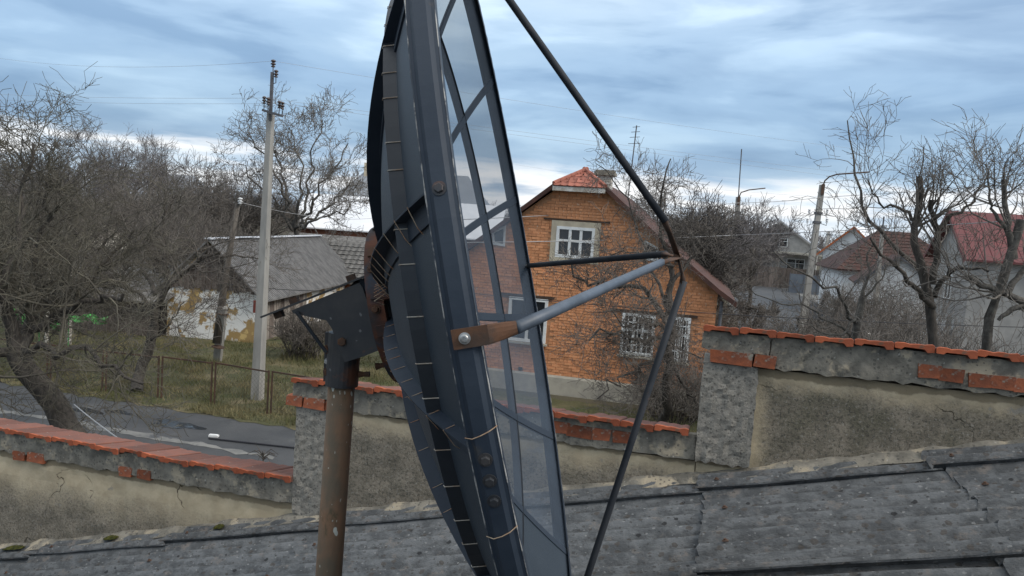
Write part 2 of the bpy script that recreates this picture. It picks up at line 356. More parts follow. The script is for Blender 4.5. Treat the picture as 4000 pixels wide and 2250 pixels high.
def mw(o): return Matrix.Translation(o.location) @ o.rotation_euler.to_matrix().to_4x4()
def struct(o, label, cat):
    tag(o, label, cat, kind='structure'); return o

# ------------------------------------------------------------------ ground, roads
gm = MB(); gm.add([(-900, -60, 0), (900, -60, 0), (900, 2500, 0), (-900, 2500, 0)], [(0, 1, 2, 3)])
struct(gm.build('ground', 'earth'), 'brown green winter earth spreading out to the horizon', 'ground')
def far_edge(X): return 18.35 - .275 * (X + 8.6)
def ribbon(name, xs, lo, hi, z, m, wob=0.0, seed=0):
    r = random.Random(seed); b = MB(); n = len(xs)
    v = [(x, lo(x) + r.uniform(-wob, wob), z) for x in xs] + [(x, hi(x) + r.uniform(-wob, wob), z) for x in xs]
    b.add(v, [(i, i + 1, n + i + 1, n + i) for i in range(n - 1)]); return b.build(name, m)
xs = np.linspace(-40, 30, 220)
struct(ribbon('road', xs, lambda x: 9.5 - .27 * x * .3, lambda x: far_edge(x), .004, 'asphalt', .09, 1), 'dark wet asphalt road behind the plastered wall', 'road')
struct(ribbon('grass_verge', np.linspace(-40, 14, 160), lambda x: far_edge(x) - .05, lambda x: far_edge(x) + (11.5 if x < -3 else 6.5), .012, 'grass_ground', .16, 2), 'patchy winter grass behind the chain link fence', 'grass')
struct(ribbon('pavement_strip', np.linspace(-16, -4.5, 60), lambda x: 15.75 - .29 * (x + 7.3), lambda x: 16.0 - .29 * (x + 7.3), .010, 'pave', .10, 3), 'pale broken concrete strip along the wet road', 'pavement')
# side street on the right, running away past the houses
edge = [ground(*p) for p in ((2925, 1092), (2971, 1107), (3080, 1132), (3150, 1168), (3229, 1206), (3330, 1262), (3450, 1338))]
edge.append(edge[-1] + (edge[-1] - edge[-2]) * 1.3)
def path_ribbon(name, path, w0, w1, z, m):
    b = MB(); v = []
    for i, p in enumerate(path):
        t = (path[min(i + 1, len(path) - 1)] - path[max(i - 1, 0)]); t.z = 0; t.normalize(); nrm = Vector((t.y, -t.x, 0))
        v += [(p + nrm * w0) + Vector((0, 0, z)), (p + nrm * w1) + Vector((0, 0, z))]
    b.add(v, [(2 * i, 2 * i + 1, 2 * i + 3, 2 * i + 2) for i in range(len(path) - 1)]); return b.build(name, m)
struct(path_ribbon('side_street', edge, 0, 7.5, .008, 'asphalt'), 'grey blue asphalt side street running off between the houses', 'road')
struct(path_ribbon('sidewalk', edge, -2.6, -.05, .02, 'pave'), 'pale verge of the side street beside the green hedge', 'sidewalk')

# puddles on the road
def puddle(px, py, rx, ry, label, seed):
    r = random.Random(seed); c = ground(px, py); b = MB(); n = 36; v = []
    for i in range(n):
        a = 2 * pi * i / n; k = 1 + .22 * sin(3 * a + seed) + .14 * sin(5 * a + 2 * seed) + r.uniform(-.05, .05)
        v.append((c.x + rx * k * cos(a), c.y + ry * k * sin(a) - .28 * rx * k * cos(a), .012))
    b.add(v, [tuple(range(n))]); tag(b.build('puddle', 'puddle'), label, 'puddle')
puddle(690, 1660, .58, .26, 'large bright puddle mirroring the sky on the wet road', 1)
puddle(340, 1605, .40, .16, 'small puddle on the road beside the leaning trunk', 2)
puddle(470, 1612, .35, .10, 'narrow puddle at the road edge below the fence', 3)

# ------------------------------------------------------------------ stepped garden wall (local x along the wall, y away from the camera, z up)
WT = radians(15.1)
wall = thing('stepped_wall', 'weathered plastered wall with stepped sections and orange clay tile coping', 'wall', (0, 4.95, 0), -WT)
WM = mw(wall); WN = WM.to_3x3() @ Vector((0, -1, 0))
def WL(px, py, y=0.0):
    p0 = WM @ Vector((0, y, 0)); return WM.inverted() @ on_plane(px, py, p0, WN)
def rough_block(x0, x1, z0, z1, y0, y1, amp, seed, res=.045, base=None, smooth=False):
    """block whose front, top and bottom edges are broken up; origin at (x0, y0, z1)"""
    r = np.random.default_rng(seed); nx = max(2, int((x1 - x0) / res)); nz = max(2, int((z1 - z0) / res)); b = MB()
    def idx(i, k): return i * (nz + 1) + k
    v = []
    jx = r.normal(size=nx + 1) * amp * .5
    for i in range(nx + 1):
        for k in range(nz + 1):
            x = (x1 - x0) * i / nx; z = -(z1 - z0) * (1 - k / nz)
            y = r.normal() * amp * .45 + .5 * amp * sin(x * 9 + seed) * sin(z * 14 + 2 * seed)
            if k == 0: z += r.normal() * amp * .7; y += abs(r.normal()) * amp * .4
            if k == nz: z -= abs(r.normal()) * amp * .3
            if i in (0, nx): x += r.normal() * amp * .4
            v.append((x, y, z))
    f = [(idx(i, k), idx(i + 1, k), idx(i + 1, k + 1), idx(i, k + 1)) for i in range(nx) for k in range(nz)]
    n0 = len(v); d = y1 - y0
    for i in range(nx + 1):
        v.append((v[idx(i, 0)][0], d, v[idx(i, 0)][2])); v.append((v[idx(i, nz)][0], d, v[idx(i, nz)][2]))
    for i in range(nx):
        f.append((idx(i, nz), idx(i + 1, nz), n0 + 2 * (i + 1) + 1, n0 + 2 * i + 1)); f.append((idx(i + 1, 0), idx(i, 0), n0 + 2 * i, n0 + 2 * (i + 1)))
        f.append((n0 + 2 * i, n0 + 2 * i + 1, n0 + 2 * i + 3, n0 + 2 * i + 2))
    f.append(tuple([idx(0, k) for k in range(nz + 1)] + [n0 + 1, n0])); f.append(tuple([idx(nx, k) for k in range(nz, -1, -1)] + [n0 + 2 * nx, n0 + 2 * nx + 1]))
    b.add(v, f); return b
def wall_block(name, x0, x1, z0, z1, y0, y1, m, amp=.01, seed=1, res=.045):
    o = obj(name, rough_block(x0, x1, z0, z1, y0, y1, amp, seed, res).mesh(name, m), wall); o.location = (x0, y0, z1); return o
WLEN0, WLEN1 = -9.0, 6.5
xa = WL(1163, 1700).x; xb = WL(2742, 1500).x            # where the steps stand
PWA, PWB = .345, .315                                    # pillar widths
zL, zM, zR = 3.085, 3.80, 4.445                         # underside of the coping tiles
# plastered panels (fronts at y = 0), pillars proud of them, rough mortar bands under the coping
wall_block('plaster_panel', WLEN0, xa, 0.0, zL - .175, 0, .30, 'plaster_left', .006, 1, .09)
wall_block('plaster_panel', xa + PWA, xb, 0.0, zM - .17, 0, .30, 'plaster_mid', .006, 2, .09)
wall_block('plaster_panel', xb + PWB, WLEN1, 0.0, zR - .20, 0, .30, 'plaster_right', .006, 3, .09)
wall_block('pillar', xa, xa + PWA, zM - .95, zM - .17, -.035, .33, 'pillar', .006, 4, .03)
wall_block('pillar', xb, xb + PWB, zR - .80, zR - .19, -.045, .33, 'pillar', .008, 5, .03)
wall_block('pillar_foot', xa + .01, xa + PWA + .004, 0.0, zM - .952, .004, .32, 'mortar', .006, 14, .06)
wall_block('pillar_foot', xb + .006, xb + PWB + .004, 0.0, zR - .802, .004, .32, 'plaster_mid', .006, 15, .06)
wall_block('mortar_band', WLEN0, xa - .004, zL - .17, zL, -.030, .03, 'mortar', .008, 6)
wall_block('mortar_band', xa - .02, xa + PWA + .02, zM - .105, zM, -.05, .03, 'mortar', .008, 7, .03)
wall_block('mortar_band', xa + PWA + .024, xb - .004, zM - .165, zM, -.025, .03, 'mortar', .008, 8)
wall_block('mortar_band', xb - .02, xb + PWB + .05, zR - .112, zR, -.05, .03, 'mortar', .008, 9, .03)
wall_block('mortar_band', xb + PWB + .054, WLEN1, zR - .19, zR, -.035, .03, 'mortar', .008, 10)
for x0, x1, zt, dz in ((WLEN0, xa - .006, zL, .17), (xa, xa + PWA, zM, .105), (xa + PWA + .004, xb - .006, zM, .165), (xb, xb + PWB, zR, .112), (xb + PWB + .004, WLEN1, zR, .19)):
    b = MB(); b.prism([(x0, .031, zt - dz), (x0, .33, zt - dz), (x0, .33, zt - .012 - .18 * .415), (x0, .031, zt - .012 - .18 * .116)], (x1 - x0, 0, 0)); b.build('coping_bed', 'mortar', wall)
# exposed bricks in the bands
def brick_mesh(seed, l, h=.072, d=.13):
    r = random.Random(seed); b = MB(); b.box((0, 0, 0), (l, d, h))
    b.v = [(x + r.uniform(-.006, .006), y + r.uniform(-.004, .004), z + r.uniform(-.004, .004)) for x, y, z in b.v]
    o = b.mesh('brick', 'brick'); return o
BR = {k: brick_mesh(k, l) for k, l in ((0, .245), (1, .12), (2, .115), (3, .16))}
def put_brick(k, px, py, y=-.038, dz=0.0):
    p = WL(px, py); o = obj('brick', BR[k], wall); o.location = (p.x, y + .065, p.z + dz); o.rotation_euler = (random.uniform(-.04, .04), random.uniform(-.02, .02), random.uniform(-.05, .05)); return o
zb = zM - .137
for k, x in ((1, xa - .01), (3, xa + .145), (1, xa + .295)):
    o = obj('brick', BR[k], wall); o.location = (x, .01, zb); o.rotation_euler[2] = random.uniform(-.04, .04)
zb = zR - .150
for k, x in ((0, xb + .155), (1, xb + .345)):
    o = obj('brick', BR[k], wall); o.location = (x, -.004, zb); o.rotation_euler[1] = .02
for k, px, py in ((2, 3622, 1447), (1, 3710, 1463), (2, 3820, 1482), (1, 3905, 1490), (2, 3990, 1502), (2, 2190, 1665), (3, 2268, 1683), (2, 2352, 1694), (2, 2430, 1702), (2, 85, 1776), (3, 152, 1785), (2, 500, 1838), (1, 575, 1850)):
    put_brick(k, px, py, -.052 if px > 3500 else -.036)
# coping tiles: cross-section along x, extruded away from the camera and falling gently
def tile_mesh(seed):
    r = random.Random(seed); W = .203
    top = [(0, .032), (.012, .0375), (.05, .037), (.075, .0325), (.10, .036), (.125, .036), (.15, .0325), (.175, .037), (W - .012, .039), (W, .033)]
    bot = [(W, -.004), (W - .035, -.006), (W - .05, .012), (.05, .016), (.036, .002), (0, .004)]
    prof = [(x, z + r.uniform(-.002, .002)) for x, z in top + bot]; n = len(prof); b = MB(); v = []
    for y, dz in ((0, 0), (.010, .004), (.42, 0)):
        v += [(x, y, z - .18 * y + (dz if y else 0)) for x, z in prof]
    f = [tuple(range(n - 1, -1, -1)), tuple(range(2 * n, 3 * n))]
    for k in range(2): f += [(k * n + i, k * n + (i + 1) % n, (k + 1) * n + (i + 1) % n, (k + 1) * n + i) for i in range(n)]
    b.add(v, f); me = b.mesh('coping_tile', 'tile'); me.materials.append(M['tile_edge'])
    for i in list(range(1)) + list(range(2, 2 + n)): me.polygons[i].material_index = 1
    return me
TM = [tile_mesh(i) for i in range(5)]
def tiles(x0, x1, z, y0=-.085):
    x = x0
    while x < x1 - .08:
        o = obj('coping_tile', random.choice(TM), wall); o.location = (x, y0 + random.uniform(-.014, .014), z + random.uniform(-.005, .007))
        o.rotation_euler = (random.uniform(-.008, .008), random.uniform(-.010, .014), random.uniform(-.012, .012)); x += .2065 + random.uniform(-.002, .003)
tiles(xa - 18 * .2065, xa - .06, zL); tiles(xa - .02, xb - .12, zM); tiles(xb - .02, xb + 2.7, zR)

# ------------------------------------------------------------------ corrugated shed roof in front of the wall
ROOF_SL = .267
def roof_z(s): return 2.07 + ROOF_SL * (s - WL(0, 2150).x)
shed = thing('lean_to_shed', 'lean-to shed roofed in grey lichen spotted corrugated cement sheets', 'shed', (0, 4.95, 0), -WT)
ang = math.atan(ROOF_SL)
def sheet_mesh(seed, waves, L=1.28, p=.158):
    r = np.random.default_rng(seed); nw = waves * 8; na = 14; b = MB(); v = []
    ph = r.uniform(0, 6)
    for layer in (0, 1):
        for i in range(na + 1):
            for j in range(nw + 1):
                x = L * i / na; y = -p * waves * j / nw
                e = .004 * sin(7 * x + ph) * sin(3 * y + ph)
                z = .037 * cos(2 * pi * j / 8) + .004 * sin(x * 2.3 + ph) + e - layer * .009
                xe = x + (0.010 * sin(j * 1.7 + ph) if i in (0, na) else 0)
                v.append((xe, y, z))
    n = (na + 1) * (nw + 1); k = nw + 1
    for i in range(na):
        for j in range(nw):
            q = (i * k + j, i * k + j + 1, (i + 1) * k + j + 1, (i + 1) * k + j); b.f.append(q[::-1]); b.f.append(tuple(x + n for x in q))
    for j in range(nw):
        b.f.append((j, j + 1, n + j + 1, n + j)); a = na * k + j; b.f.append((a + 1, a, n + a, n + a + 1))
    for i in range(na):
        a = i * k; c = (i + 1) * k; b.f.append((c, a, n + a, n + c)); a += nw; c += nw; b.f.append((a, c, n + c, n + a))
    b.v = [tuple(x) for x in v]; return b.mesh('roof_sheet', 'slate', smooth=False)
SH = [sheet_mesh(i, 7) for i in range(4)]; SHE = [sheet_mesh(20 + i, 2, p=.135) for i in range(3)]
for me in SH + SHE:
    me.polygons.foreach_set('use_smooth', [True] * len(me.polygons))
    try: me.set_sharp_from_angle(angle=radians(50))
    except Exception: pass
seam = WL(2735, 2050, -.7).x
# rows: t = distance from the wall towards the camera; a row's sheets overlap the next row down-slope
t = .045
rows = [(SHE, .045, 2)]
tt = .045 + .27 - .02
while tt < 6.2: rows.append((SH, tt, 7)); tt += .158 * 7 - .07
for ri, (meshes, t0, wv) in enumerate(rows):
    off = (0, .02, -.05, .03, -.02, .04, 0, .02, 0, 0)[ri % 10] + (.0 if ri else -.02)
    for ci in range(-6, 5):
        s0 = seam + ci * 1.2 + off + random.uniform(-.015, .015)
        if s0 > 5.6 or s0 < -7.5: continue
        o = obj('roof_sheet', random.choice(meshes), shed)
        z = roof_z(s0) + (.014 if ri == 0 else -.012 + .006 * (ri % 2)) + random.uniform(-.003, .003)
        o.location = (s0, -t0, z); o.rotation_euler = (random.uniform(-.010, .010) + (-.03 if ri == 0 else 0.0), -ang + .013 + random.uniform(-.004, .004), random.uniform(-.006, .006))
nail = MB(); nail.lathe([(.016, 0), (.016, .003), (.008, .006), (.007, .012), (.003, .013)], (0, 0, 0), (0, 0, 1), 8); nail = nail.mesh('nail', 'rust2')
for o in [c for c in shed.children if c.name.startswith('roof_sheet')]:
    wv = 7 if len(o.data.vertices) > 1200 else 2; p_ = .158 if wv == 7 else .135
    for jw in ((2, 5) if wv == 7 else (1,)):
        q = obj('nail', nail, o); q.location = (.11 + random.uniform(-.02, .02), -p_ * jw, .036)
# mortar fillet along the wall, shed body and purlins below
fb = MB(); sx = np.linspace(-7.5, 5.6, 150); v = []; rr = random.Random(3)
for s in sx:
    z = roof_z(s); j = rr.uniform(-.012, .014)
    v += [(s, .02, z - .05), (s, -.075 + rr.uniform(-.02, .014), z + .012 + j * .4), (s, -.03 + rr.uniform(-.01, .01), z + .050 + j), (s, .02, z + .068 + j)]
fb.add(v, [(4 * i + k, 4 * (i + 1) + k, 4 * (i + 1) + k + 1, 4 * i + k + 1) for i in range(len(sx) - 1) for k in range(3)])
fb.build('mortar_fillet', 'mortar', shed)
body = MB()
body.add([(-7.3, -.02, 0), (5.4, -.02, 0), (5.4, -6.0, 0), (-7.3, -6.0, 0), (-7.3, -.02, roof_z(-7.3) - .16), (5.4, -.02, roof_z(5.4) - .16), (5.4, -6.0, roof_z(5.4) - .16), (-7.3, -6.0, roof_z(-7.3) - .16)],
         [(0, 1, 2, 3), (4, 7, 6, 5), (0, 4, 5, 1), (1, 5, 6, 2), (2, 6, 7, 3), (3, 7, 4, 0)])
body.build('shed_wall', 'grey_brickwall', shed)
for tpos in np.arange(-7.0, 5.2, .9):
    b = MB(); b.box((0, 0, 0), (.08, 5.9, .10)); o = b.build('purlin', 'plank', shed); o.location = (tpos, -3.0, roof_z(tpos) - .105)
# moss cushions where roof meets wall
SHM = mw(shed)
def moss(px, py, l, label):
    p = WL(px, py, -.06); b = MB(); r = random.Random(px); n = 12; m_ = 5; v = []
    for k in range(m_ + 1):
        for j in range(n):
            a = 2 * pi * j / n; q = cos(k / m_ * pi / 2); v.append((l * q * cos(a) * r.uniform(.75, 1.1), .035 * q * sin(a) * r.uniform(.7, 1.2), .022 * sin(k / m_ * pi / 2) * r.uniform(.6, 1.2)))
    b.add(v, [(k * n + j, k * n + (j + 1) % n, (k + 1) * n + (j + 1) % n, (k + 1) * n + j) for k in range(m_) for j in range(n)])
    o = b.build('moss_cushion', 'moss', smooth=True); o.location = WM @ Vector((p.x, -.075, roof_z(p.x) + .040)); o.rotation_euler = (0, -ang, -WT); tag(o, label, 'moss')
moss(440, 2110, .075, 'yellow green moss cushion at the foot of the low wall')
moss(60, 2150, .12, 'long dark green moss cushion in the roof corner')
moss(860, 2085, .045, 'tiny moss tuft beside the cracked mortar fillet')

# ------------------------------------------------------------------ satellite dish
DC = Vector((.015648, 2.530272, 4.803008)); DA = Vector((.97091045, -.05248018, .23362092)); E1 = Vector((.05397376, .99854235, 0)); E2 = Vector((-.23328039, .0126094, .97232776))
DR, DH = 1.2, .375
mast_base = Vector((-.575, 2.56, 0))
mast_top_z = at(1335, 1500, 2.55).z
dish = thing('satellite_dish', 'large dark blue satellite dish of perforated sheet on a rusty mast', 'satellite dish', (at(1285, 2250, 2.55).x, 2.55, roof_z(WL(1900, 2200, -1.6).x) - .25))
DMW = mw(dish)
def dpart(b, name, m, parent=None, smooth=False):
    o = b.build(name, m, dish if parent is None else parent, smooth, DMW); return o
def S(r, th, off=0.0):
    """point on the reflector; off is measured outwards from its back"""
    rad = E1 * cos(th) + E2 * sin(th); p = DC + rad * r - DA * (DH * (1 - (r / DR) ** 2))
    if off:
        n = (-DA + rad * (2 * DH * r / DR ** 2)).normalized(); p = p + n * off
    return p
RIBS = [radians(x) for x in (-69, -40.5, -12.25, 15.75, 44.5, 73.5, 105, 137, 167.5, 192.5, 226, 258)]
for i, a0 in enumerate(RIBS):
    a1 = RIBS[(i + 1) % 12] + (2 * pi if i == 11 else 0); b = MB(); nr, na = 16, 10
    v = [S(.20 + (DR - .205) * k / nr, a0 + (a1 - a0) * j / na) for k in range(nr + 1) for j in range(na + 1)]
    b.add(v, [(k * (na + 1) + j, k * (na + 1) + j + 1, (k + 1) * (na + 1) + j + 1, (k + 1) * (na + 1) + j) for k in range(nr) for j in range(na)])
    am = math.degrees((a0 + a1) / 2) % 360
    dpart(b, 'reflector_panel', 'mesh_open' if (am < 92 or am > 275) else 'dish_back', smooth=True)
# ribs: flat strip on the back plus a standing flange
for i, a0 in enumerate(RIBS):
    b = MB(); n = 20; prof_n = 6; v = []
    near = 90 < math.degrees(a0) % 360 < 270
    wd = .024 if near else .016; fl = .040 if near else .018
    for k in range(n + 1):
        r = .17 + (DR - .185) * k / n; tan = (-E1 * sin(a0) + E2 * cos(a0)); f_ = fl * (.45 + .55 * sin(pi * min(1, .15 + k / n * .85)))
        for q, off in ((-wd, -.004), (wd, -.004), (wd, .005), (-wd + .004, .005), (-wd + .004, f_), (-wd, f_)): v.append(S(r, a0, off) + tan * q)
    f = [(k * 6 + j, k * 6 + (j + 1) % 6, (k + 1) * 6 + (j + 1) % 6, (k + 1) * 6 + j) for k in range(n) for j in range(6)] + [tuple(range(5, -1, -1)), tuple(n * 6 + j for j in range(6))]
    b.add(v, f); rib = dpart(b, 'rib', 'dish_paint')
    if near and i in (6, 8, 9, 10, 11):
        for k in range(9 if i in (8, 9) else 6):
            r = .30 + .09 * k + random.uniform(-.02, .02); tan = (-E1 * sin(a0) + E2 * cos(a0)); wb = MB()
            fk = fl * (.45 + .55 * sin(pi * min(1, .15 + (r - .17) / 1.015 * .85)))
            wb.tube([S(r, a0, .001) + tan * .032, S(r + .004, a0, .012) + tan * .02, S(r + .006, a0, fk + .002) - tan * (wd - .001), S(r + .008, a0, .004) - tan * (wd + .002)], .0010, 5)
            dpart(wb, 'wire_tie', 'wire_rust', rib)
# hoop strip with wire staples
HR, HAX = .94, -DH * (1 - (.94 / DR) ** 2)
def hp3(th, ax, r): return DC + DA * (HAX + ax) + (E1 * cos(th) + E2 * sin(th)) * r
b = MB(); n = 144; v = []
for k in range(n):
    th = 2 * pi * k / n; v += [hp3(th, -.030, HR), hp3(th, .006, HR), hp3(th, .006, HR + .004), hp3(th, -.030, HR + .004)]
b.add(v, [(k * 4 + j, k * 4 + (j + 1) % 4, ((k + 1) % n) * 4 + (j + 1) % 4, ((k + 1) % n) * 4 + j) for k in range(n) for j in range(4)])
hoop = dpart(b, 'hoop', 'strip')
for th in list(np.arange(112, 262, 6.0)):                # wire staples across the hoop band
    th = radians(th + random.uniform(-1.2, 1.2)); wb = MB()
    wb.tube([hp3(th, -.033, HR), hp3(th, -.031, HR + .0055), hp3(th + .004, .004, HR + .0055)], .0012, 5); dpart(wb, 'wire_tie', 'wire', hoop)
# rim: raised channel, pale worn lips along both edges
prof = [(-.058, -.004), (-.056, .001), (-.050, .002), (-.042, .011), (-.016, .011), (-.008, .002), (-.002, .001), (0, -.004), (-.001, -.030), (-.004, -.030), (-.005, -.006), (-.053, -.006), (-.053, -.012), (-.058, -.012)]
b = MB(); n = 180; v = []; pn = len(prof)
for k in range(n):
    th = 2 * pi * k / n; rad = E1 * cos(th) + E2 * sin(th)
    v += [DC + DA * ax + rad * (DR + rr_) for ax, rr_ in prof]
b.add(v, [(k * pn + j, k * pn + (j + 1) % pn, ((k + 1) % n) * pn + (j + 1) % pn, ((k + 1) % n) * pn + j) for k in range(n) for j in range(pn)])
rim = dpart(b, 'rim', 'dish_paint')
for ax in (-.0575, -.0008):
    b = MB(); v = []; n = 360
    for k in range(n):
        th = 2 * pi * k / n; rad = E1 * cos(th) + E2 * sin(th); wv = .0011 + .0009 * sin(k * 1.9) * sin(k * .37)
        for j in range(4): v.append(DC + DA * (ax + wv * cos(j * pi / 2)) + rad * (DR + .0005 + wv * sin(j * pi / 2)))
    b.add(v, [(k * 4 + j, k * 4 + (j + 1) % 4, ((k + 1) % n) * 4 + (j + 1) % 4, ((k + 1) % n) * 4 + j) for k in range(n) for j in range(4)])
    dpart(b, 'worn_edge', 'worn', rim)
def hexbolt(p, ax, r, h, parent, m='rust2', washer=True):
    b = MB(); ax = Vector(ax).normalized()
    if washer: b.lathe([(r * 1.45, 0), (r * 1.45, h * .25)], p, ax, 16)
    b.lathe([(r, h * .2), (r, h * .9), (r * .85, h)], p, ax, 6); return dpart(b, 'bolt', m, parent)
def rim_pt(th, ax, out): return DC + DA * ax + (E1 * cos(th) + E2 * sin(th)) * (DR + out)
hexbolt(rim_pt(radians(167.5), -.03, .011), E1 * cos(radians(167.5)) + E2 * sin(radians(167.5)), .009, .008, rim, 'mount')
hexbolt(rim_pt(radians(190.6), -.03, .011), E1 * cos(radians(190)) + E2 * sin(radians(190)), .009, .008, rim, 'mount')
hexbolt(rim_pt(radians(192.6), -.03, .011), E1 * cos(radians(192)) + E2 * sin(radians(192)), .009, .008, rim, 'mount')
hexbolt(rim_pt(radians(194.6), -.03, .011), E1 * cos(radians(194)) + E2 * sin(radians(194)), .009, .008, rim, 'mount')
for th in (188.6, 198.5):
    th = radians(th); wb = MB(); wb.tube([rim_pt(th, -.060, .001), rim_pt(th, -.046, .011), rim_pt(th - .004, -.03, .0135), rim_pt(th - .008, -.014, .011), rim_pt(th - .012, .001, .001)], .0010, 5); dpart(wb, 'wire_tie', 'wire_rust', rim)
# feed struts
FEED = DC + DA * .528
def strut(th, m, knee_px, knee_Y, r=.0118, near=False):
    th = radians(th); knee = at(*knee_px, knee_Y); rad = (E1 * cos(th) + E2 * sin(th))
    a = DC + DA * (.050 if near else -.03) + rad * (DR + .016); d = (knee - a).normalized()
    b = MB(); b.tube([a + d * (.035 if near else .05), a + d * .3, (a + knee) / 2, knee], r, 12); o = dpart(b, 'feed_strut', m, smooth=True)
    b = MB(); e = FEED + (knee - FEED).normalized() * .004
    b.tube([knee - d * .012, knee + (FEED - knee) * .3, e], [r, r * .8, r * .75], 10, flat=[1, .5, .3]); dpart(b, 'flattened_end', 'rust2', o, True)
    if near:
        side = DA.cross(rad).normalized(); out = rad
        b = MB(); p0 = rim_pt(th, -.048, .0115); p1 = rim_pt(th, .016, .0115); wdt = .0175
        b.add([p0 - side * wdt, p0 + side * wdt, p1 + side * wdt, p1 - side * wdt, p0 - side * wdt + out * .004, p0 + side * wdt + out * .004, p1 + side * wdt + out * .004, p1 - side * wdt + out * .004],
              [(3, 2, 1, 0), (4, 5, 6, 7), (0, 1, 5, 4), (1, 2, 6, 5), (2, 3, 7, 6), (3, 0, 4, 7)])
        q = a + d * .04; n = 12; x = side; y = out; v = []
        for k, (pp, wx, wy) in enumerate(((p1 + out * .002, .0175, .0022), (p1 + (q - p1) * .5 + out * .002, .0155, .006), (q, .0119, .0119))):
            v += [pp + x * cos(2 * pi * j / n) * wx + y * sin(2 * pi * j / n) * wy for j in range(n)]
        b.add(v, [(k * n + j, k * n + (j + 1) % n, (k + 1) * n + (j + 1) % n, (k + 1) * n + j) for k in range(2) for j in range(n)])
        dpart(b, 'flattened_end', 'rust2', o)
        bo = MB(); bo.lathe([(.0105, 0), (.0105, .0018), (.0075, .002), (.0072, .007), (.006, .008), (.0035, .0082), (.003, .006)], rim_pt(th, -.026, .0155), out, 18); dpart(bo, 'bolt', 'bolt', o, False)
    else:
        b = MB(); b.tube([a - d * .012, a + d * .02, a + d * .055], [r * .9, r * .9, r], 10, flat=[.3, .45, 1]); dpart(b, 'flattened_end', 'mount', o, True)
    return o
strut(90, 'tube_dark', (2600, 866), 2.46); strut(180, 'tube', (2585, 1025), 2.32, near=True); strut(270, 'tube_dark', (2672, 1098), 2.48); strut(0, 'tube_dark', (2600, 992), 2.62)
b = MB(); b.lathe([(.012, -.012), (.014, -.004), (.014, .004), (.010, .012)], FEED, DA, 12); dpart(b, 'feed_joint', 'rust2')

# hub ring and mount behind the vertex
VX = DC - DA * DH
def ring(name, r0, r1, a0, a1, m, parent=None, n=64):
    b = MB(); v = []
    for k in range(n):
        th = 2 * pi * k / n; rad = E1 * cos(th) + E2 * sin(th)
        v += [VX + DA * a0 + rad * r0, VX + DA * a1 + rad * r0, VX + DA * a1 + rad * r1, VX + DA * a0 + rad * r1]
    b.add(v, [(k * 4 + j, k * 4 + (j + 1) % 4, ((k + 1) % n) * 4 + (j + 1) % 4, ((k + 1) % n) * 4 + j) for k in range(n) for j in range(4)])
    return dpart(b, name, m, parent, False)
hub = ring('hub_ring', .252, .260, -.061, -.011, 'rust')
ring('hub_flange', .205, .252, -.021, -.015, 'rust', hub)
b = MB(); b.lathe([(.02, -.01), (.21, -.004), (.215, .02), (.205, .03)], VX - DA * .028, DA, 48); dpart(b, 'hub_plate', 'mount')
for i, a0 in enumerate(RIBS):                       # brackets tying ribs to the ring
    rad = E1 * cos(a0) + E2 * sin(a0); tan = -E1 * sin(a0) + E2 * cos(a0); b = MB()
    R3 = Matrix((DA, tan, rad)).transposed()
    b.box(VX + rad * .264 - DA * .005, (.085, .034, .006), R3); b.box(VX + rad * .247 - DA * .003 + tan * .02, (.07, .006, .034), R3)
    br = dpart(b, 'bracket', random.choice(['rust', 'mount', 'rust2']), hub)
for th in (150, 178, 214, 236):
    th = radians(th); rad = E1 * cos(th) + E2 * sin(th); hexbolt(VX + rad * .260 - DA * .037, rad, .010, .016, hub, 'rust2')
b = MB(); b.tube([VX - DA * .03, VX - DA * .17], .045, 16); dpart(b, 'hub_neck', 'mount')
# wire lacing round the nearest hub bracket
for k in range(6):
    th = radians(160 + 2.2 * k); wb = MB(); wb.tube([S(.26 + .02 * k, th, .01), S(.27 + .02 * k, th + .05, .045), S(.25 + .02 * k, th + .09, .02)], .0013, 5); dpart(wb, 'wire_tie', 'wire_rust', hub)
# tilting head: two side plates, a top plate, a sleeve over the mast
YN, YF = 2.475, 2.625
plate = [(1138, 1213), (1270, 1158), (1404, 1104), (1418, 1128), (1456, 1250), (1487, 1366), (1420, 1392), (1348, 1415), (1335, 1395), (1296, 1283), (1275, 1252), (1146, 1224)]
head = MB(); head.prism([at(x, y, YN) for x, y in plate], (0, .006, 0)); head = dpart(head, 'head_plate', 'mount')
hb = MB(); hb.prism([at(x, y, YN) + Vector((0, YF - YN, 0)) for x, y in plate], (0, .006, 0)); dpart(hb, 'head_plate', 'mount')
tp = MB(); A = at(1022, 1242, YN); B = at(1478, 1062, YN); dv = (B - A); nrm = Vector((-dv.z, 0, dv.x)).normalized()
tp.prism([A, B, B + nrm * .006, A + nrm * .006], (0, .17, 0)); tp.v = [(x, y - .01, z) for x, y, z in tp.v]; top_plate = dpart(tp, 'top_plate', 'mount')
fr = MB(); A2 = at(1408, 1112, YN + .006); B2 = at(1486, 1366, YN + .006)
fr.prism([A2, B2, B2 + Vector((-.006, 0, 0)), A2 + Vector((-.006, 0, 0))], (0, YF - YN - .006, 0)); dpart(fr, 'front_plate', 'mount')
mt = at(1335, 1495, 2.55); mb = at(1284, 2250, 2.55); md = (mt - mb).normalized()
sl = MB(); st = at(1349, 1300, 2.55); sl.tube([mt - md * .008, st], .0545, 24); sleeve = dpart(sl, 'mast_sleeve', 'mount', None, False)
ear = MB(); ear.prism([at(1262, 1490, 2.545), at(1310, 1490, 2.545), at(1318, 1298, 2.545), at(1270, 1298, 2.545)], (0, .01, 0)); ear = dpart(ear, 'clamp_ear', 'mount')
for py in (1365, 1410, 1452): hexbolt(at(1282, py, 2.545), (-.12, -1, 0), .0115 if py != 1410 else .008, .02, ear, 'rust2' if py != 1410 else 'bolt')
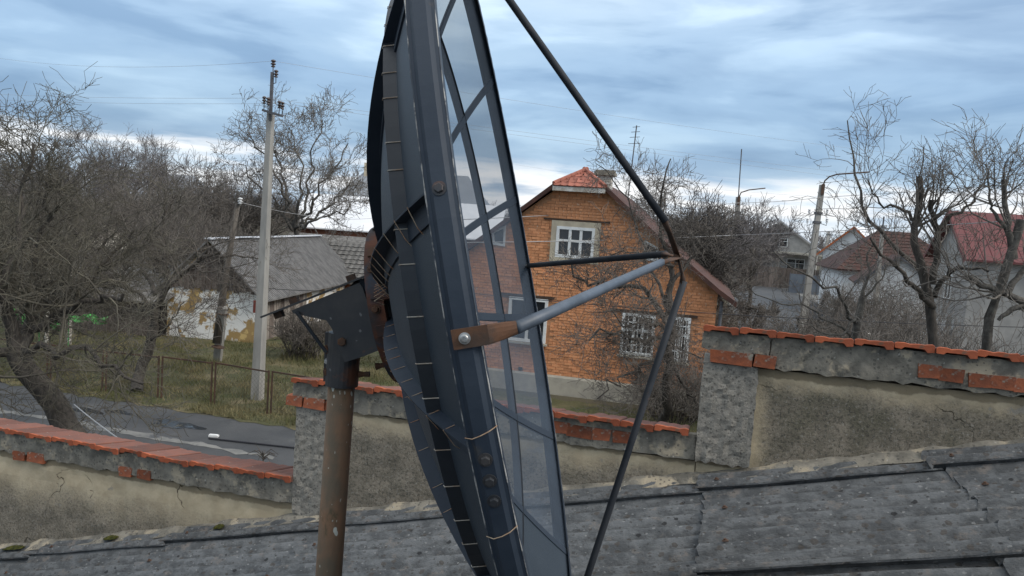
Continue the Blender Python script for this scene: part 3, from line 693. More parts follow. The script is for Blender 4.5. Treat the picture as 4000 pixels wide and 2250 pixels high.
hexbolt(at(1337, 1334, YN), (0, -1, 0), .0145, .013, head, 'rust2', False)
for p, q in (((1397, 1462), (1445, 1462)), ((1468, 1432), (1508, 1424))):
    b = MB(); b.tube([at(*p, 2.55), at((p[0] + q[0]) // 2, (p[1] + q[1]) // 2, 2.55), at(*q, 2.55)], [.013, .008, .010], 8); dpart(b, 'bolt', 'rust2', sleeve)
b = MB(); b.tube([at(1158, 1218, YN - .01), at(1276, 1378, YN - .004)], .006, 8); dpart(b, 'brace_rod', 'tube_dark')
for p in ((1150, 1175), (1090, 1228), (1372, 1086)):
    b = MB(); q = at(*p, YN + .03); b.box(q, (.026, .03, .022), Matrix.Rotation(-.4, 3, 'Y')); dpart(b, 'nut', 'rust2', top_plate)
b = MB(); b.tube([at(1380, 1105, 2.55), VX - DA * .09], .02, 10); dpart(b, 'hinge_pin', 'mount')
for y_ in (YN + .02, YF - .02):
    for p_, q_, w_ in (((1470, 1340), -E2 * .22, .03), ((1405, 1115), E2 * .08, .04)):
        arm = MB(); arm.bar(at(*p_, y_), VX - DA * .02 + q_ + E1 * (y_ - 2.55), w_, .006, (0, 1, 0)); dpart(arm, 'link_arm', 'rust')
ml = MB(); ml.tube([mb - md * 1.15, mb, mt], .0445, 28); dpart(ml, 'mast', 'mast', None, True)

# ------------------------------------------------------------------ bare trees
def tubes(batches):
    """batches of (pts [B,N,3], rad [B,N], sides) -> one mesh's vertex and face arrays"""
    V = []; F = []; o = 0
    for P, Rd, n in batches:
        B, K, _ = P.shape
        T = np.empty_like(P); T[:, 1:-1] = P[:, 2:] - P[:, :-2]; T[:, 0] = P[:, 1] - P[:, 0]; T[:, -1] = P[:, -1] - P[:, -2]
        T /= np.linalg.norm(T, axis=2, keepdims=True) + 1e-9
        mean = T.mean(1, keepdims=True); h = np.where(np.abs(mean[..., 2:3]) > .8, np.array([1., 0, 0]), np.array([0, 0, 1.]))
        X = np.cross(T, np.broadcast_to(h, T.shape)); X /= np.linalg.norm(X, axis=2, keepdims=True) + 1e-9; Y = np.cross(T, X)
        a = np.arange(n) * 2 * pi / n
        ring_ = P[:, :, None] + Rd[:, :, None, None] * (np.cos(a)[:, None] * X[:, :, None] + np.sin(a)[:, None] * Y[:, :, None])
        V.append(ring_.reshape(-1, 3))
        bi = np.arange(B)[:, None, None] * K * n; ki = np.arange(K - 1)[None, :, None] * n; j = np.arange(n)[None, None, :]; j2 = (j + 1) % n
        q = np.stack([bi + ki + j, bi + ki + j2, bi + ki + n + j2, bi + ki + n + j], -1).reshape(-1, 4); F.append(q + o); o += B * K * n
    return np.concatenate(V), np.concatenate(F)
def np_mesh(name, V, F, m, smooth=True):
    me = bpy.data.meshes.new(name); k = F.shape[1]
    me.vertices.add(len(V)); me.vertices.foreach_set('co', V.astype(np.float32).ravel())
    me.loops.add(F.size); me.loops.foreach_set('vertex_index', F.astype(np.int32).ravel())
    me.polygons.add(len(F)); me.polygons.foreach_set('loop_start', np.arange(0, F.size, k, dtype=np.int32))
    me.polygons.foreach_set('use_smooth', np.full(len(F), smooth)); me.materials.append(M[m]); me.update(calc_edges=True); return me
def grow(par, nch, K, L, ang, up=.15, jit=.22, rad=(.6, .3), t0=.25, rng=RNG, droop=0.0):
    """children of every parent branch: par = (pts [B,N,3], rad [B,N]); L = (min, max) metres; rad = (share of parent's radius, tip share)"""
    P, R = par; B, Nn, _ = P.shape
    t = rng.uniform(t0, 1.0, (B, nch)) * (Nn - 1); i = np.minimum(t.astype(int), Nn - 2); fr = (t - i)
    bi = np.arange(B)[:, None]
    p0 = P[bi, i] * (1 - fr[..., None]) + P[bi, i + 1] * fr[..., None]; r0 = (R[bi, i] * (1 - fr) + R[bi, i + 1] * fr) * rad[0]
    tg = P[bi, i + 1] - P[bi, i]; tg /= np.linalg.norm(tg, axis=2, keepdims=True) + 1e-9
    rv = rng.normal(size=tg.shape); rv -= (rv * tg).sum(2, keepdims=True) * tg; rv /= np.linalg.norm(rv, axis=2, keepdims=True) + 1e-9
    a = rng.normal(ang, .25, (B, nch, 1)); d = tg * np.cos(a) + rv * np.sin(a)
    ln = rng.uniform(L[0], L[1], (B, nch, 1)) * (1.15 - .45 * t[..., None] / (Nn - 1))
    p0 = p0.reshape(-1, 3); d = d.reshape(-1, 3); ln = ln.reshape(-1, 1); r0 = r0.reshape(-1)
    pts = [p0]; st = ln / (K - 1)
    for k in range(K - 1):
        d = d + rng.normal(size=d.shape) * jit + np.array([0, 0, up - droop * k / K]); d /= np.linalg.norm(d, axis=1, keepdims=True)
        pts.append(pts[-1] + d * st)
    rr = r0[:, None] * np.linspace(1, rad[1], K)[None]
    return np.stack(pts, 1), rr
def limb(pts, r0, r1, K=12, jit=.02, rng=RNG):
    pts = np.array([tuple(p) for p in pts]); d = np.concatenate([[0], np.cumsum(np.linalg.norm(np.diff(pts, axis=0), axis=1))])
    u = np.linspace(0, d[-1], K); q = np.stack([np.interp(u, d, pts[:, i]) for i in range(3)], 1)
    q[1:-1] = .25 * q[:-2] + .5 * q[1:-1] + .25 * q[2:]
    q[1:-1] += rng.normal(size=(K - 2, 3)) * jit * d[-1] / K * 2
    return q[None], (r0 + (r1 - r0) * np.linspace(0, 1, K) ** .8)[None]
def cat(lst): return np.concatenate([p for p, _ in lst]), np.concatenate([r for _, r in lst])
def thin(b, rmin): return b[0], np.maximum(b[1], rmin)
def tree(name, label, base, limbs, spec, bark, twig, group=None, rmin=.004, sides=8, extra=None):
    """limbs: [(pts, rad)] with equal point counts; spec: list of grow() keyword dicts, one per level"""
    t = thing(name, label, 'tree', tuple(base), 0, group); o = np.array(tuple(base))
    L = cat(limbs); levels = [L]; cur = cat(limbs[1:])
    for s in spec: cur = thin(grow(cur, **s), rmin); levels.append(cur)
    V, F = tubes([(L[0], L[1], sides)]); obj('trunk', np_mesh('trunk', V - o, F, bark), t)
    bt = [(levels[1][0], levels[1][1], 5)] + [(p, r, 3) for p, r in levels[2:]]
    V, F = tubes(bt); obj('crown', np_mesh('crown', V - o, F, twig), t)
    return t
def PT(Y, *pp):
    """pixel polyline at depth Y (a third number shifts the depth)"""
    return [at(p[0], p[1], Y + (p[2] if len(p) > 2 else 0)) for p in pp]

# near tree leaning over the road behind the low wall
Y = 13.5
L = [limb([at(285, 1690, Y) + (at(285, 1690, Y) - at(205, 1540, Y)) * 1.05] + PT(Y, (270, 1690), (205, 1560), (110, 1440), (60, 1370)), .27, .17, 12, .05),
     limb(PT(Y, (60, 1370), (110, 1300, .3), (130, 1240, .6), (200, 1190, 1)), .15, .06, 12, .1),
     limb(PT(Y, (60, 1370), (40, 1250), (0, 1150, -.5), (-60, 1000, -.8)), .13, .05, 12, .1),
     limb(PT(Y, (105, 1290, .3), (210, 1235, .4), (330, 1195, 0), (480, 1150, -.4)), .085, .03, 12, .14),
     limb(PT(Y, (90, 1370), (200, 1360, -.5), (330, 1370, -1), (480, 1440, -1.4), (560, 1500, -1.6)), .07, .02, 12, .14),
     limb(PT(Y, (60, 1370), (-50, 1400, -.3), (-160, 1380, -.7), (-260, 1300, -1)), .10, .04, 12, .1),
     limb(PT(Y, (200, 1190, 1), (330, 1090, 1), (420, 1040, 1.2), (520, 900, 1.5)), .06, .02, 12, .12),
     limb(PT(Y, (130, 1240, .6), (120, 1080, 1), (190, 900, 1), (180, 700, .8)), .08, .025, 12, .12),
     limb(PT(Y, (0, 1150, -.5), (60, 950, -.4), (60, 760, 0), (130, 560, 0)), .07, .02, 12, .12)]
tree('orchard_tree', 'gnarled bare tree with thick leaning trunk just behind the low wall', (L[0][0][0, 0, 0], L[0][0][0, 0, 1], 0), L,
     [dict(nch=9, K=8, L=(.8, 2.2), ang=.85, up=.07, jit=.30, rad=(.5, .3)), dict(nch=8, K=6, L=(.4, 1.3), ang=.9, up=.02, jit=.35, rad=(.5, .4)), dict(nch=9, K=5, L=(.2, .75), ang=.85, up=.03, jit=.32, rad=(.6, .5))], 'bark', 'twig_green', rmin=.0042)
# second tree, thin trunk leaning right in front of the barn
Y = 20.3
L = [limb([ground(532, 1535)] + PT(Y, (545, 1470), (590, 1340), (600, 1270), (605, 1200)), .16, .12, 12, .04),
     limb(PT(Y, (600, 1230), (640, 1150), (690, 1085), (760, 1030), (860, 985)), .105, .04, 12, .08),
     limb(PT(Y, (600, 1240), (560, 1150), (480, 1120), (400, 1110)), .07, .02, 12, .1),
     limb(PT(Y, (650, 1130), (650, 1000), (640, 880), (690, 760)), .07, .02, 12, .1),
     limb(PT(Y, (690, 1085), (780, 1000, .6), (900, 1000, 1), (1010, 1010, 1.2)), .05, .015, 12, .1),
     limb(PT(Y, (605, 1150), (540, 1010, 1), (520, 900, 1.5), (560, 780, 2)), .07, .02, 12, .1),
     limb(PT(Y, (590, 1330), (650, 1290, -.6), (660, 1270, -.8), (720, 1180, -1)), .035, .012, 12, .1)]
tree('orchard_tree', 'bare tree with thin trunk leaning right before the peeling white barn wall', ground(532, 1535), L,
     [dict(nch=8, K=7, L=(.9, 2.3), ang=.8, up=.05, jit=.28, rad=(.5, .3)), dict(nch=7, K=6, L=(.5, 1.4), ang=.8, up=.04, jit=.3, rad=(.55, .4)), dict(nch=7, K=5, L=(.25, .8), ang=.8, up=.04, jit=.3, rad=(.6, .5))], 'bark', 'twig', rmin=.005)
# generic winter trees
def auto_limbs(base, h, spread, seed, n=7, lean=(0, 0), trunk=.35, r=.16):
    g = np.random.default_rng(seed); b = np.array(base, float); tt = b + np.array([lean[0], lean[1], h * trunk])
    L = [limb([b, (b + tt) / 2 + np.array([.1 * g.normal(), .1 * g.normal(), 0]), tt], r, r * .7, 12, .05, g)]
    for k in range(n):
        a = 2 * pi * (k + g.uniform(-.3, .3)) / n; s = spread * g.uniform(.55, 1.0); zz_ = h * g.uniform(.72, 1.0)
        st = b + (tt - b) * g.uniform(.7, 1.0)
        mid = st + np.array([cos(a) * s * .45, sin(a) * s * .45, (zz_ - st[2] + b[2]) * .45]); e = np.array([b[0] + lean[0] + cos(a) * s, b[1] + lean[1] + sin(a) * s, b[2] + zz_ * (1 - .25 * s / spread)])
        L.append(limb([st, mid, e], r * .5, r * .14, 12, .08, g))
    return L
SP = lambda k=1.0, up=.08, n=(8, 6, 6): [dict(nch=n[0], K=6, L=(.9 * k, 2.2 * k), ang=.75, up=up, jit=.2, rad=(.5, .35), t0=.3), dict(nch=n[1], K=5, L=(.5 * k, 1.3 * k), ang=.75, up=up, jit=.24, rad=(.55, .4)), dict(nch=n[2], K=4, L=(.3 * k, .8 * k), ang=.7, up=up, jit=.24, rad=(.6, .5))]
def place(px, py_base_hint, Y): p = at(px, py_base_hint, Y); return (p.x, p.y, 0)
def top_h(px, py, Y): return at(px, py, Y).z
BG = 'bare trees crowding behind the barn'
bgl = [  # px, top py, depth, spread, n limbs, twig material, label
    (40, 500, 26, 3.0, 9, 'twig_green', 'mossy bare tree beside the tall gnarled orchard tree, over the green sheets'),
    (230, 560, 30, 3.2, 9, 'twig', 'dense bare tree between the mossy tree and the pale roof'),
    (420, 640, 33, 3.0, 9, 'twig', 'dense low bare tree in front of the pale far roof'),
    (510, 450, 62, 4.6, 12, 'twig_far', 'tall fan shaped bare tree rising above the pale far roof'),
    (650, 640, 40, 3.2, 10, 'twig', 'brownish bare tree behind the leaning thin trunk'),
    (740, 545, 52, 3.6, 10, 'twig_far', 'bare tree with upright crown left of the concrete pole'),
    (880, 640, 44, 3.2, 10, 'twig', 'brown bare tree just left of the concrete power pole'),
    (120, 480, 55, 4.0, 10, 'twig_far', 'far bare tree standing against the cream clouds beyond the orchard'),
    (800, 800, 34, 2.4, 9, 'twig', 'low bare tree touching the ridge of the ribbed barn roof'),
    (330, 850, 27, 2.4, 9, 'twig', 'bushy low bare tree over the dark plank shed'),
    (120, 900, 22, 2.4, 9, 'twig_green', 'olive twigged low tree just behind the gnarled orchard tree'),
    (950, 860, 38, 2.2, 9, 'twig', 'short brown bare tree behind the barn ridge'),
    (580, 700, 36, 2.8, 10, 'twig', 'dense brown bare tree over the long low pale roof'),
    (990, 700, 48, 3.0, 10, 'twig', 'bare tree half hidden behind the concrete power pole'),
    (300, 520, 48, 3.4, 10, 'twig_far', 'far bare tree left of the fan shaped tree'),
    (700, 760, 30, 2.2, 9, 'twig', 'bare tree whose twigs brush the gable of the barn'),
]
for i, (px, py, Y, spd, n, tw, lab) in enumerate(bgl):
    b_ = place(px, 1300, Y); h = top_h(px, py, Y) * .93
    tree('bare_tree', lab, b_, auto_limbs(b_, h, spd, 100 + i, n, (RNG.normal() * .4, RNG.normal() * .4), .3 if i != 3 else .4, .07 + h * .012), SP(h / 7, .10), 'bark', tw, BG, rmin=.006 if Y < 40 else .010)
# walnut tree right of the concrete pole, curly upright crown
Y = 42
b_ = place(1190, 1300, Y)
L = [limb([Vector(b_)] + PT(Y, (1175, 1000), (1150, 860)), .19, .14, 12, .03)] + [limb(PT(Y, (1150, 900), p1, p2), .10, .025, 12, .14) for p1, p2 in (
    ((1090, 700, -1), (960, 520, -1)), ((1120, 680, 1), (1060, 500, 1)), ((1180, 680, -1), (1130, 500, 0)), ((1210, 690, 1), (1260, 470, 1)), ((1260, 740, -1), (1360, 560, -1)), ((1270, 800, 1), (1410, 700, 1)), ((1080, 780, 2), (930, 640, 2)), ((1230, 860, -2), (1370, 800, -2)))]
tree('walnut_tree', 'spreading bare tree with curly pale branches right of the concrete pole', b_, L, [dict(nch=9, K=7, L=(1.2, 3.2), ang=.75, up=.10, jit=.33, rad=(.45, .35)), dict(nch=8, K=6, L=(.7, 1.8), ang=.8, up=.10, jit=.36, rad=(.55, .45)), dict(nch=5, K=5, L=(.35, .9), ang=.75, up=.08, jit=.34, rad=(.6, .5))], 'bark_light', 'twig_pale', rmin=.010)

# gnarled bush tree in front of the brick house
Y = 17.0
L = [limb([ground(2590, 1720)] + PT(Y, (2600, 1590), (2625, 1420), (2600, 1290), (2610, 1150)), .12, .09, 12, .12),
     limb(PT(Y, (2605, 1260), (2540, 1150), (2420, 1120), (2290, 1130), (2230, 1010)), .07, .02, 12, .15),
     limb(PT(Y, (2610, 1150), (2630, 1040), (2590, 960), (2580, 800), (2620, 620)), .075, .012, 12, .12),
     limb(PT(Y, (2610, 1120), (2690, 1030), (2740, 960), (2790, 880)), .05, .015, 12, .12),
     limb(PT(Y, (2605, 1300), (2500, 1330, -.8), (2400, 1300, -1.4), (2300, 1330, -1.8)), .06, .02, 12, .15),
     limb(PT(Y, (2620, 1420), (2680, 1520), (2740, 1600, -.4)), .055, .03, 12, .1),
     limb(PT(Y, (2600, 1400), (2500, 1440, -.8), (2400, 1490, -1.2), (2330, 1560, -1.4)), .05, .012, 12, .15),
     limb(PT(Y, (2600, 1200), (2540, 1060, 1), (2480, 880, 1), (2440, 720, 1), (2330, 640, 1)), .045, .008, 12, .1),
     limb(PT(Y, (2600, 1220), (2620, 1330, -1), (2680, 1380, -1.4), (2740, 1400, -1.5)), .04, .012, 12, .12),
     limb(PT(Y, (2605, 1290), (2520, 1250, -1.6), (2430, 1240, -2), (2340, 1220, -2)), .045, .012, 12, .16),
     limb(PT(Y, (2630, 1040), (2560, 1010, -.6), (2440, 980, -1), (2380, 1000, -1)), .03, .008, 12, .15)]
tree('gnarled_tree', 'tangled bare tree hiding the barred windows of the orange brick house', ground(2590, 1720), L,
     [dict(nch=11, K=7, L=(.4, 1.25), ang=.9, up=.02, jit=.36, rad=(.45, .35)), dict(nch=8, K=6, L=(.3, .8), ang=.9, up=.02, jit=.38, rad=(.5, .45)), dict(nch=6, K=5, L=(.15, .5), ang=.85, up=.04, jit=.34, rad=(.6, .5))], 'bark', 'twig', rmin=.0042)
# trees behind the house on the right
RG = 'grey bare trees right of the brick house'
for i, (px, py, Y, spd, n, tw, lab) in enumerate([
    (2700, 760, 34, 3.0, 10, 'twig_far', 'thick grey bare tree behind the right verge of the brick house'),
    (2800, 745, 42, 2.6, 10, 'twig_far', 'grey bare tree crowding the far lamp post'),
    (2900, 790, 46, 2.0, 9, 'twig_far', 'rounded grey bare tree between the two lamp posts'),
    (2760, 900, 30, 2.2, 9, 'twig', 'lower bare tree leaning over the flared eave of the brick house'),
    (2925, 1150, 36, 1.2, 7, 'twig', 'bare shrub tree beside the side street'),
    (2560, 690, 40, 3.0, 9, 'twig_far', 'tall bare tree behind the roof ridge of the brick house'),
    (3260, 1120, 44, 1.5, 8, 'twig', 'bare shrub tree by the grey metal gate')]):
    b_ = place(px, 1300, Y); h = top_h(px, py, Y) * .93
    tree('bare_tree', lab, b_, auto_limbs(b_, h, spd, 200 + i, n, (RNG.normal() * .3, 0), .42, .06 + h * .012), SP(h / 7, .12), 'bark', tw, RG, rmin=.010 if Y > 32 else .006)
# pollarded trees behind the high wall
Y = 11.5
L = [limb([ground(3650, 2000)] + PT(Y, (3665, 1480), (3670, 1340), (3645, 1200), (3640, 1110), (3600, 1040)), .095, .068, 12, .05),
     limb(PT(Y, (3600, 1040), (3560, 920), (3585, 860), (3600, 740), (3590, 690)), .062, .040, 12, .06),
     limb(PT(Y, (3640, 1110), (3660, 1000), (3660, 900), (3640, 780)), .060, .036, 12, .06),
     limb(PT(Y, (3645, 1200), (3560, 1100, -.5), (3460, 1010, -.8), (3400, 930, -1)), .05, .016, 12, .08),
     limb(PT(Y, (3660, 900), (3720, 840), (3800, 800), (3860, 680)), .035, .010, 12, .1),
     limb(PT(Y, (3650, 1160), (3700, 1060), (3760, 1040, -.6), (3860, 1060, -1)), .045, .014, 12, .1),
     limb(PT(Y, (3585, 870), (3530, 820), (3440, 800), (3390, 700)), .03, .008, 12, .1)]
tree('pollarded_tree', 'pollarded tree with dark forked trunk behind the high wall section', ground(3650, 2000), L,
     [dict(nch=10, K=6, L=(.5, 1.35), ang=.8, up=.14, jit=.20, rad=(.35, .3), t0=.3), dict(nch=4, K=5, L=(.25, .7), ang=.75, up=.10, jit=.26, rad=(.55, .45)), dict(nch=4, K=4, L=(.12, .4), ang=.7, up=.06, jit=.26, rad=(.6, .5))], 'bark', 'twig', rmin=.0032)
Y = 10.8
L = [limb([ground(3820, 2000)] + PT(Y, (3870, 1480), (3880, 1330), (3930, 1150), (3960, 1000), (3990, 860)), .095, .062, 12, .05),
     limb(PT(Y, (3960, 1010), (3940, 900), (3925, 800), (3920, 700)), .055, .03, 12, .05),
     limb(PT(Y, (4120, 1190), (3990, 1180), (3920, 1140), (3830, 1110), (3780, 1080)), .065, .035, 12, .06),
     limb(PT(Y, (3930, 1150), (4000, 1050), (4080, 900)), .05, .025, 12, .06),
     limb(PT(Y, (3940, 900), (3880, 830), (3860, 720), (3850, 640)), .03, .008, 12, .1),
     limb(PT(Y, (3900, 1250), (3960, 1200), (4120, 1190)), .025, .06, 12, .04)]
tree('pollarded_tree', 'thick pale trunk with stubby horizontal limb and orange lichen, before the red roof', ground(3820, 2000), L,
     [dict(nch=10, K=6, L=(.5, 1.35), ang=.8, up=.14, jit=.22, rad=(.35, .3), t0=.3), dict(nch=4, K=5, L=(.25, .7), ang=.75, up=.10, jit=.26, rad=(.55, .45)), dict(nch=4, K=4, L=(.12, .4), ang=.7, up=.06, jit=.26, rad=(.6, .5))], 'bark_light', 'twig_pale', rmin=.0032)
Y = 12.0
L = [limb([ground(3240, 2000)] + PT(Y, (3300, 1480), (3330, 1340), (3350, 1230), (3370, 1160)), .10, .055, 12, .04),
     limb(PT(Y, (3345, 1260), (3290, 1160, -.5), (3190, 1090, -.8), (3060, 1020, -1), (3020, 980, -1)), .032, .008, 12, .08),
     limb(PT(Y, (3370, 1160), (3400, 1060), (3380, 1000), (3420, 940)), .03, .008, 12, .08),
     limb(PT(Y, (3600, 1060, .4), (3480, 960, .2), (3390, 850), (3350, 750), (3330, 600), (3310, 470)), .045, .008, 12, .05),
     limb(PT(Y, (3350, 1230), (3290, 1320, -.4), (3190, 1300, -.6), (3110, 1240, -.8)), .022, .006, 12, .1),
     limb(PT(Y, (3360, 1180), (3440, 1100), (3470, 1030), (3540, 1000)), .022, .006, 12, .1),
     limb(PT(Y, (3330, 1340), (3230, 1240, -.3), (3110, 1180, -.5), (3000, 1190, -.6), (2930, 1130, -.7)), .025, .006, 12, .1)]
tree('slender_tree', 'slender young tree with orange lichen on its trunk behind the coping tiles', ground(3240, 2000), L,
     [dict(nch=7, K=6, L=(.35, .95), ang=.85, up=.10, jit=.24, rad=(.45, .35), t0=.2), dict(nch=4, K=5, L=(.2, .55), ang=.8, up=.08, jit=.26, rad=(.55, .45)), dict(nch=3, K=4, L=(.1, .35), ang=.75, up=.06, jit=.26, rad=(.6, .5))], 'bark_light', 'twig_pale', rmin=.0030)
# shrubs: many stems from one foot
def shrub(name, label, base, h, spread, n, twig, seed, rmin=.004, group=None, droop=0.0):
    g = np.random.default_rng(seed); L = []; b = np.array(tuple(base))
    for k in range(n):
        a = g.uniform(0, 2 * pi); s = spread * sqrt(g.uniform(.02, 1)); q = b + np.array([cos(a) * s * .5, sin(a) * s * .5, 0]); e = b + np.array([cos(a) * s, sin(a) * s, h * g.uniform(.6, 1.0)])
        L.append(limb([q, (q + e) / 2 + g.normal(size=3) * .08 * h, e], .018, .006, 8, .15, g))
    t = thing(name, label, 'shrub', tuple(base), 0, group); Ls = cat(L); l1 = thin(grow(Ls, 6, 5, (.2 * h, .5 * h), .7, .05, .3, (.6, .5), rng=g, droop=droop), rmin); l2 = thin(grow(l1, 5, 4, (.1 * h, .3 * h), .8, .03, .32, (.7, .6), rng=g, droop=droop), rmin)
    V, F = tubes([(Ls[0], Ls[1], 4)]); obj('stem', np_mesh('stem', V - b, F, 'bark'), t); V, F = tubes([(l1[0], l1[1], 3), (l2[0], l2[1], 3)]); obj('crown', np_mesh('crown', V - b, F, twig), t); return t
for i, (px, Y, h, s, lab) in enumerate([(3000, 22, 2.3, 1.4, 'tangled bare shrub beside the brick house corner'), (3200, 20, 2.9, 1.5, 'tangled bare shrub below the lamp post'), (3430, 19, 2.9, 1.8, 'dense grey shrub below the brown roof'),
                                      (3560, 21, 3.3, 1.7, 'dense grey shrub behind the dark forked trunk'), (3760, 16, 2.7, 1.5, 'dense twiggy shrub between the two pollarded trees'), (3960, 18, 2.6, 1.6, 'twiggy shrub before the dark garage door'), (2850, 25, 2.7, 1.2, 'bare shrub beside the flared eave of the brick house'), (3110, 27, 1.9, 1.6, 'wide bare shrub at the foot of the near street lamp'),
                                      (3330, 26, 3.2, 1.8, 'tall bare shrub below the small far power pole'), (3480, 28, 3.6, 1.8, 'tall bare shrub before the white annex'), (3650, 14, 3.0, 1.2, 'upright twiggy shrub round the dark forked trunk'), (3860, 14, 3.0, 1.2, 'upright twiggy shrub round the pale trunk')]):
    shrub('bare_shrub', lab, place(px, 1300, Y), h, s, 60, 'twig', 300 + i, .0055, 'bare shrubs behind the high wall')
shrub('bramble_bush', 'brown bramble heap against the plank wall of the barn', ground(1180, 1400), 1.5, 1.0, 60, 'twig', 320, .006)
shrub('bramble_bush', 'low tangled bush at the foot of the gnarled house tree', ground(2640, 1640), 1.5, 1.3, 60, 'twig', 321, .0045)
# dark evergreen dome and green hedge: leaf-sized faces through the volume
def foliage(n, fn, size, seed, m, name):
    g = np.random.default_rng(seed); P = fn(g, n); a = g.normal(size=(n, 3)); a /= np.linalg.norm(a, axis=1, keepdims=True); c = np.cross(a, g.normal(size=(n, 3))); c /= np.linalg.norm(c, axis=1, keepdims=True)
    s = size * g.uniform(.5, 1.3, (n, 1)); V = np.stack([P - a * s, P + c * s * .5, P + a * s, P - c * s * .5], 1).reshape(-1, 3); return np_mesh(name, V, np.arange(4 * n).reshape(-1, 4), m, False)
def dome(rx, ry, h):
    def f(g, n):
        d = g.normal(size=(n, 3)); d /= np.linalg.norm(d, axis=1, keepdims=True); r = g.uniform(.55, 1, (n, 1)) ** .5; q = d * r * (1 + .12 * np.sin(d[:, :1] * 9) * np.cos(d[:, 1:2] * 8 + d[:, 2:] * 6)); return q * np.array([rx, ry, h / 2]) + np.array([0, 0, h / 2])
    return f
def leafy(name, label, cat_, base, fn, n, size, seed, m, trunk_h, group=None):
    t = thing(name, label, cat_, tuple(base), 0, group); obj('crown', foliage(n, fn, size, seed, m, 'crown'), t)
    b = MB(); b.tube([(0, 0, 0), (.03, 0, trunk_h * .5), (0, .02, trunk_h)], [.12, .1, .05], 8); b.build('trunk', 'bark', t); return t
shrub('dark_bush', 'dark dense twiggy bush rising behind the right verge of the brick house', place(2665, 1200, 29), top_h(2665, 850, 29), 1.15, 70, 'twig_dark', 340, .010)
hp = ground(3075, 1125); leafy('green_hedge', 'clipped green hedge beside the side street', 'hedge', (hp.x, hp.y + 1, 0), lambda g, n: g.uniform(-1, 1, (n, 3)) * np.array([2.6, 1.0, .95]) + np.array([0, 0, .98]), 5000, .14, 2, 'hedge', 1.0)
# dry grass on the verge
g = np.random.default_rng(5); n = 80000
gx = g.uniform(-15, 6, n); gy = far_edge(gx) + np.where(gx < -3, 9.5, 5.0) * g.uniform(0, 1, n) ** 1.3; keep = g.uniform(0, 1, n) < (.25 + .75 * (np.sin(gx * 2.1) * np.sin(gy * 1.7 + gx) > -.1)); gx, gy = gx[keep], gy[keep]; n = len(gx)
hh = g.uniform(.04, .16, n) * (1 + 1.0 * (np.sin(gx * 1.3 + 1) * np.cos(gy * 1.1) > .55)); aa = g.uniform(0, pi, n); wd = g.uniform(.006, .013, n); le = g.normal(size=(n, 2)) * .05
V = np.stack([np.stack([gx - np.cos(aa) * wd, gy - np.sin(aa) * wd, np.full(n, .01)], 1), np.stack([gx + np.cos(aa) * wd, gy + np.sin(aa) * wd, np.full(n, .01)], 1), np.stack([gx + le[:, 0], gy + le[:, 1], hh], 1)], 1).reshape(-1, 3)
o = obj('grass', np_mesh('grass', V, np.arange(3 * n).reshape(-1, 3), 'grass_blade', False)); tag(o, 'dry yellow green grass tufts on the verge', 'grass', kind='stuff')

# ------------------------------------------------------------------ orange brick house (local x along the gable wall, y into depth, z up)
HT = radians(13.5)
house = thing('brick_house', 'orange brick house with half hipped tile roof behind the dish', 'house', (1.80, 22.65, 0), -HT)
HMW = mw(house); HNRM = HMW.to_3x3() @ Vector((0, -1, 0))
def HL(px, py, y=0.0): return HMW.inverted() @ on_plane(px, py, HMW @ Vector((0, y, 0)), HNRM)
HWX, EAVE, HIPW, HIPZ, DEP = 4.1, 3.42, .66, 6.14, 9.0
slope = (HIPZ - EAVE) / (HWX - HIPW)
def gable_z(x): return min(HIPZ, EAVE + (HWX - abs(x)) * slope)
def win_rect(px0, py0, px1, py1):
    cx, cy = (px0 + px1) / 2, (py0 + py1) / 2
    return HL(px0, cy).x, HL(px1, cy).x, HL(cx, py1).z, HL(cx, py0).z
W_UP = win_rect(2172, 887, 2322, 1009); W_GL = win_rect(1985, 1163, 2137, 1335); W_G1 = win_rect(2426, 1225, 2556, 1388); W_G2 = win_rect(2612, 1238, 2693, 1412)
P_R = [HL(2519, 938), HL(2573, 968), HL(2570, 1022), HL(2513, 1016)]; P_L = [HL(1922, 905), HL(1976, 880), HL(1972, 963), HL(1926, 955)]
pr = lambda P: (min(p.x for p in P), max(p.x for p in P), min(p.z for p in P), max(p.z for p in P))
HOLES = [W_UP, W_GL, W_G1, W_G2, pr(P_R), pr(P_L)]
PLZ = .58
b = MB(); b.prism([(-HWX, .024, 0), (HWX, .024, 0), (HWX, .024, EAVE), (HIPW, .024, HIPZ), (-HIPW, .024, HIPZ), (-HWX, .024, EAVE)], (0, DEP, 0)); wallh = b.build('wall', 'house_mortar', house)
b = MB(); b.prism([(-HWX - .06, -.05, 0), (HWX + .06, -.05, 0), (HWX + .06, -.05, PLZ - .06), (HWX + .06, -.02, PLZ), (-HWX - .06, -.02, PLZ), (-HWX - .06, -.05, PLZ - .06)], (0, .12, 0)); b.build('plinth', 'plinth', house)
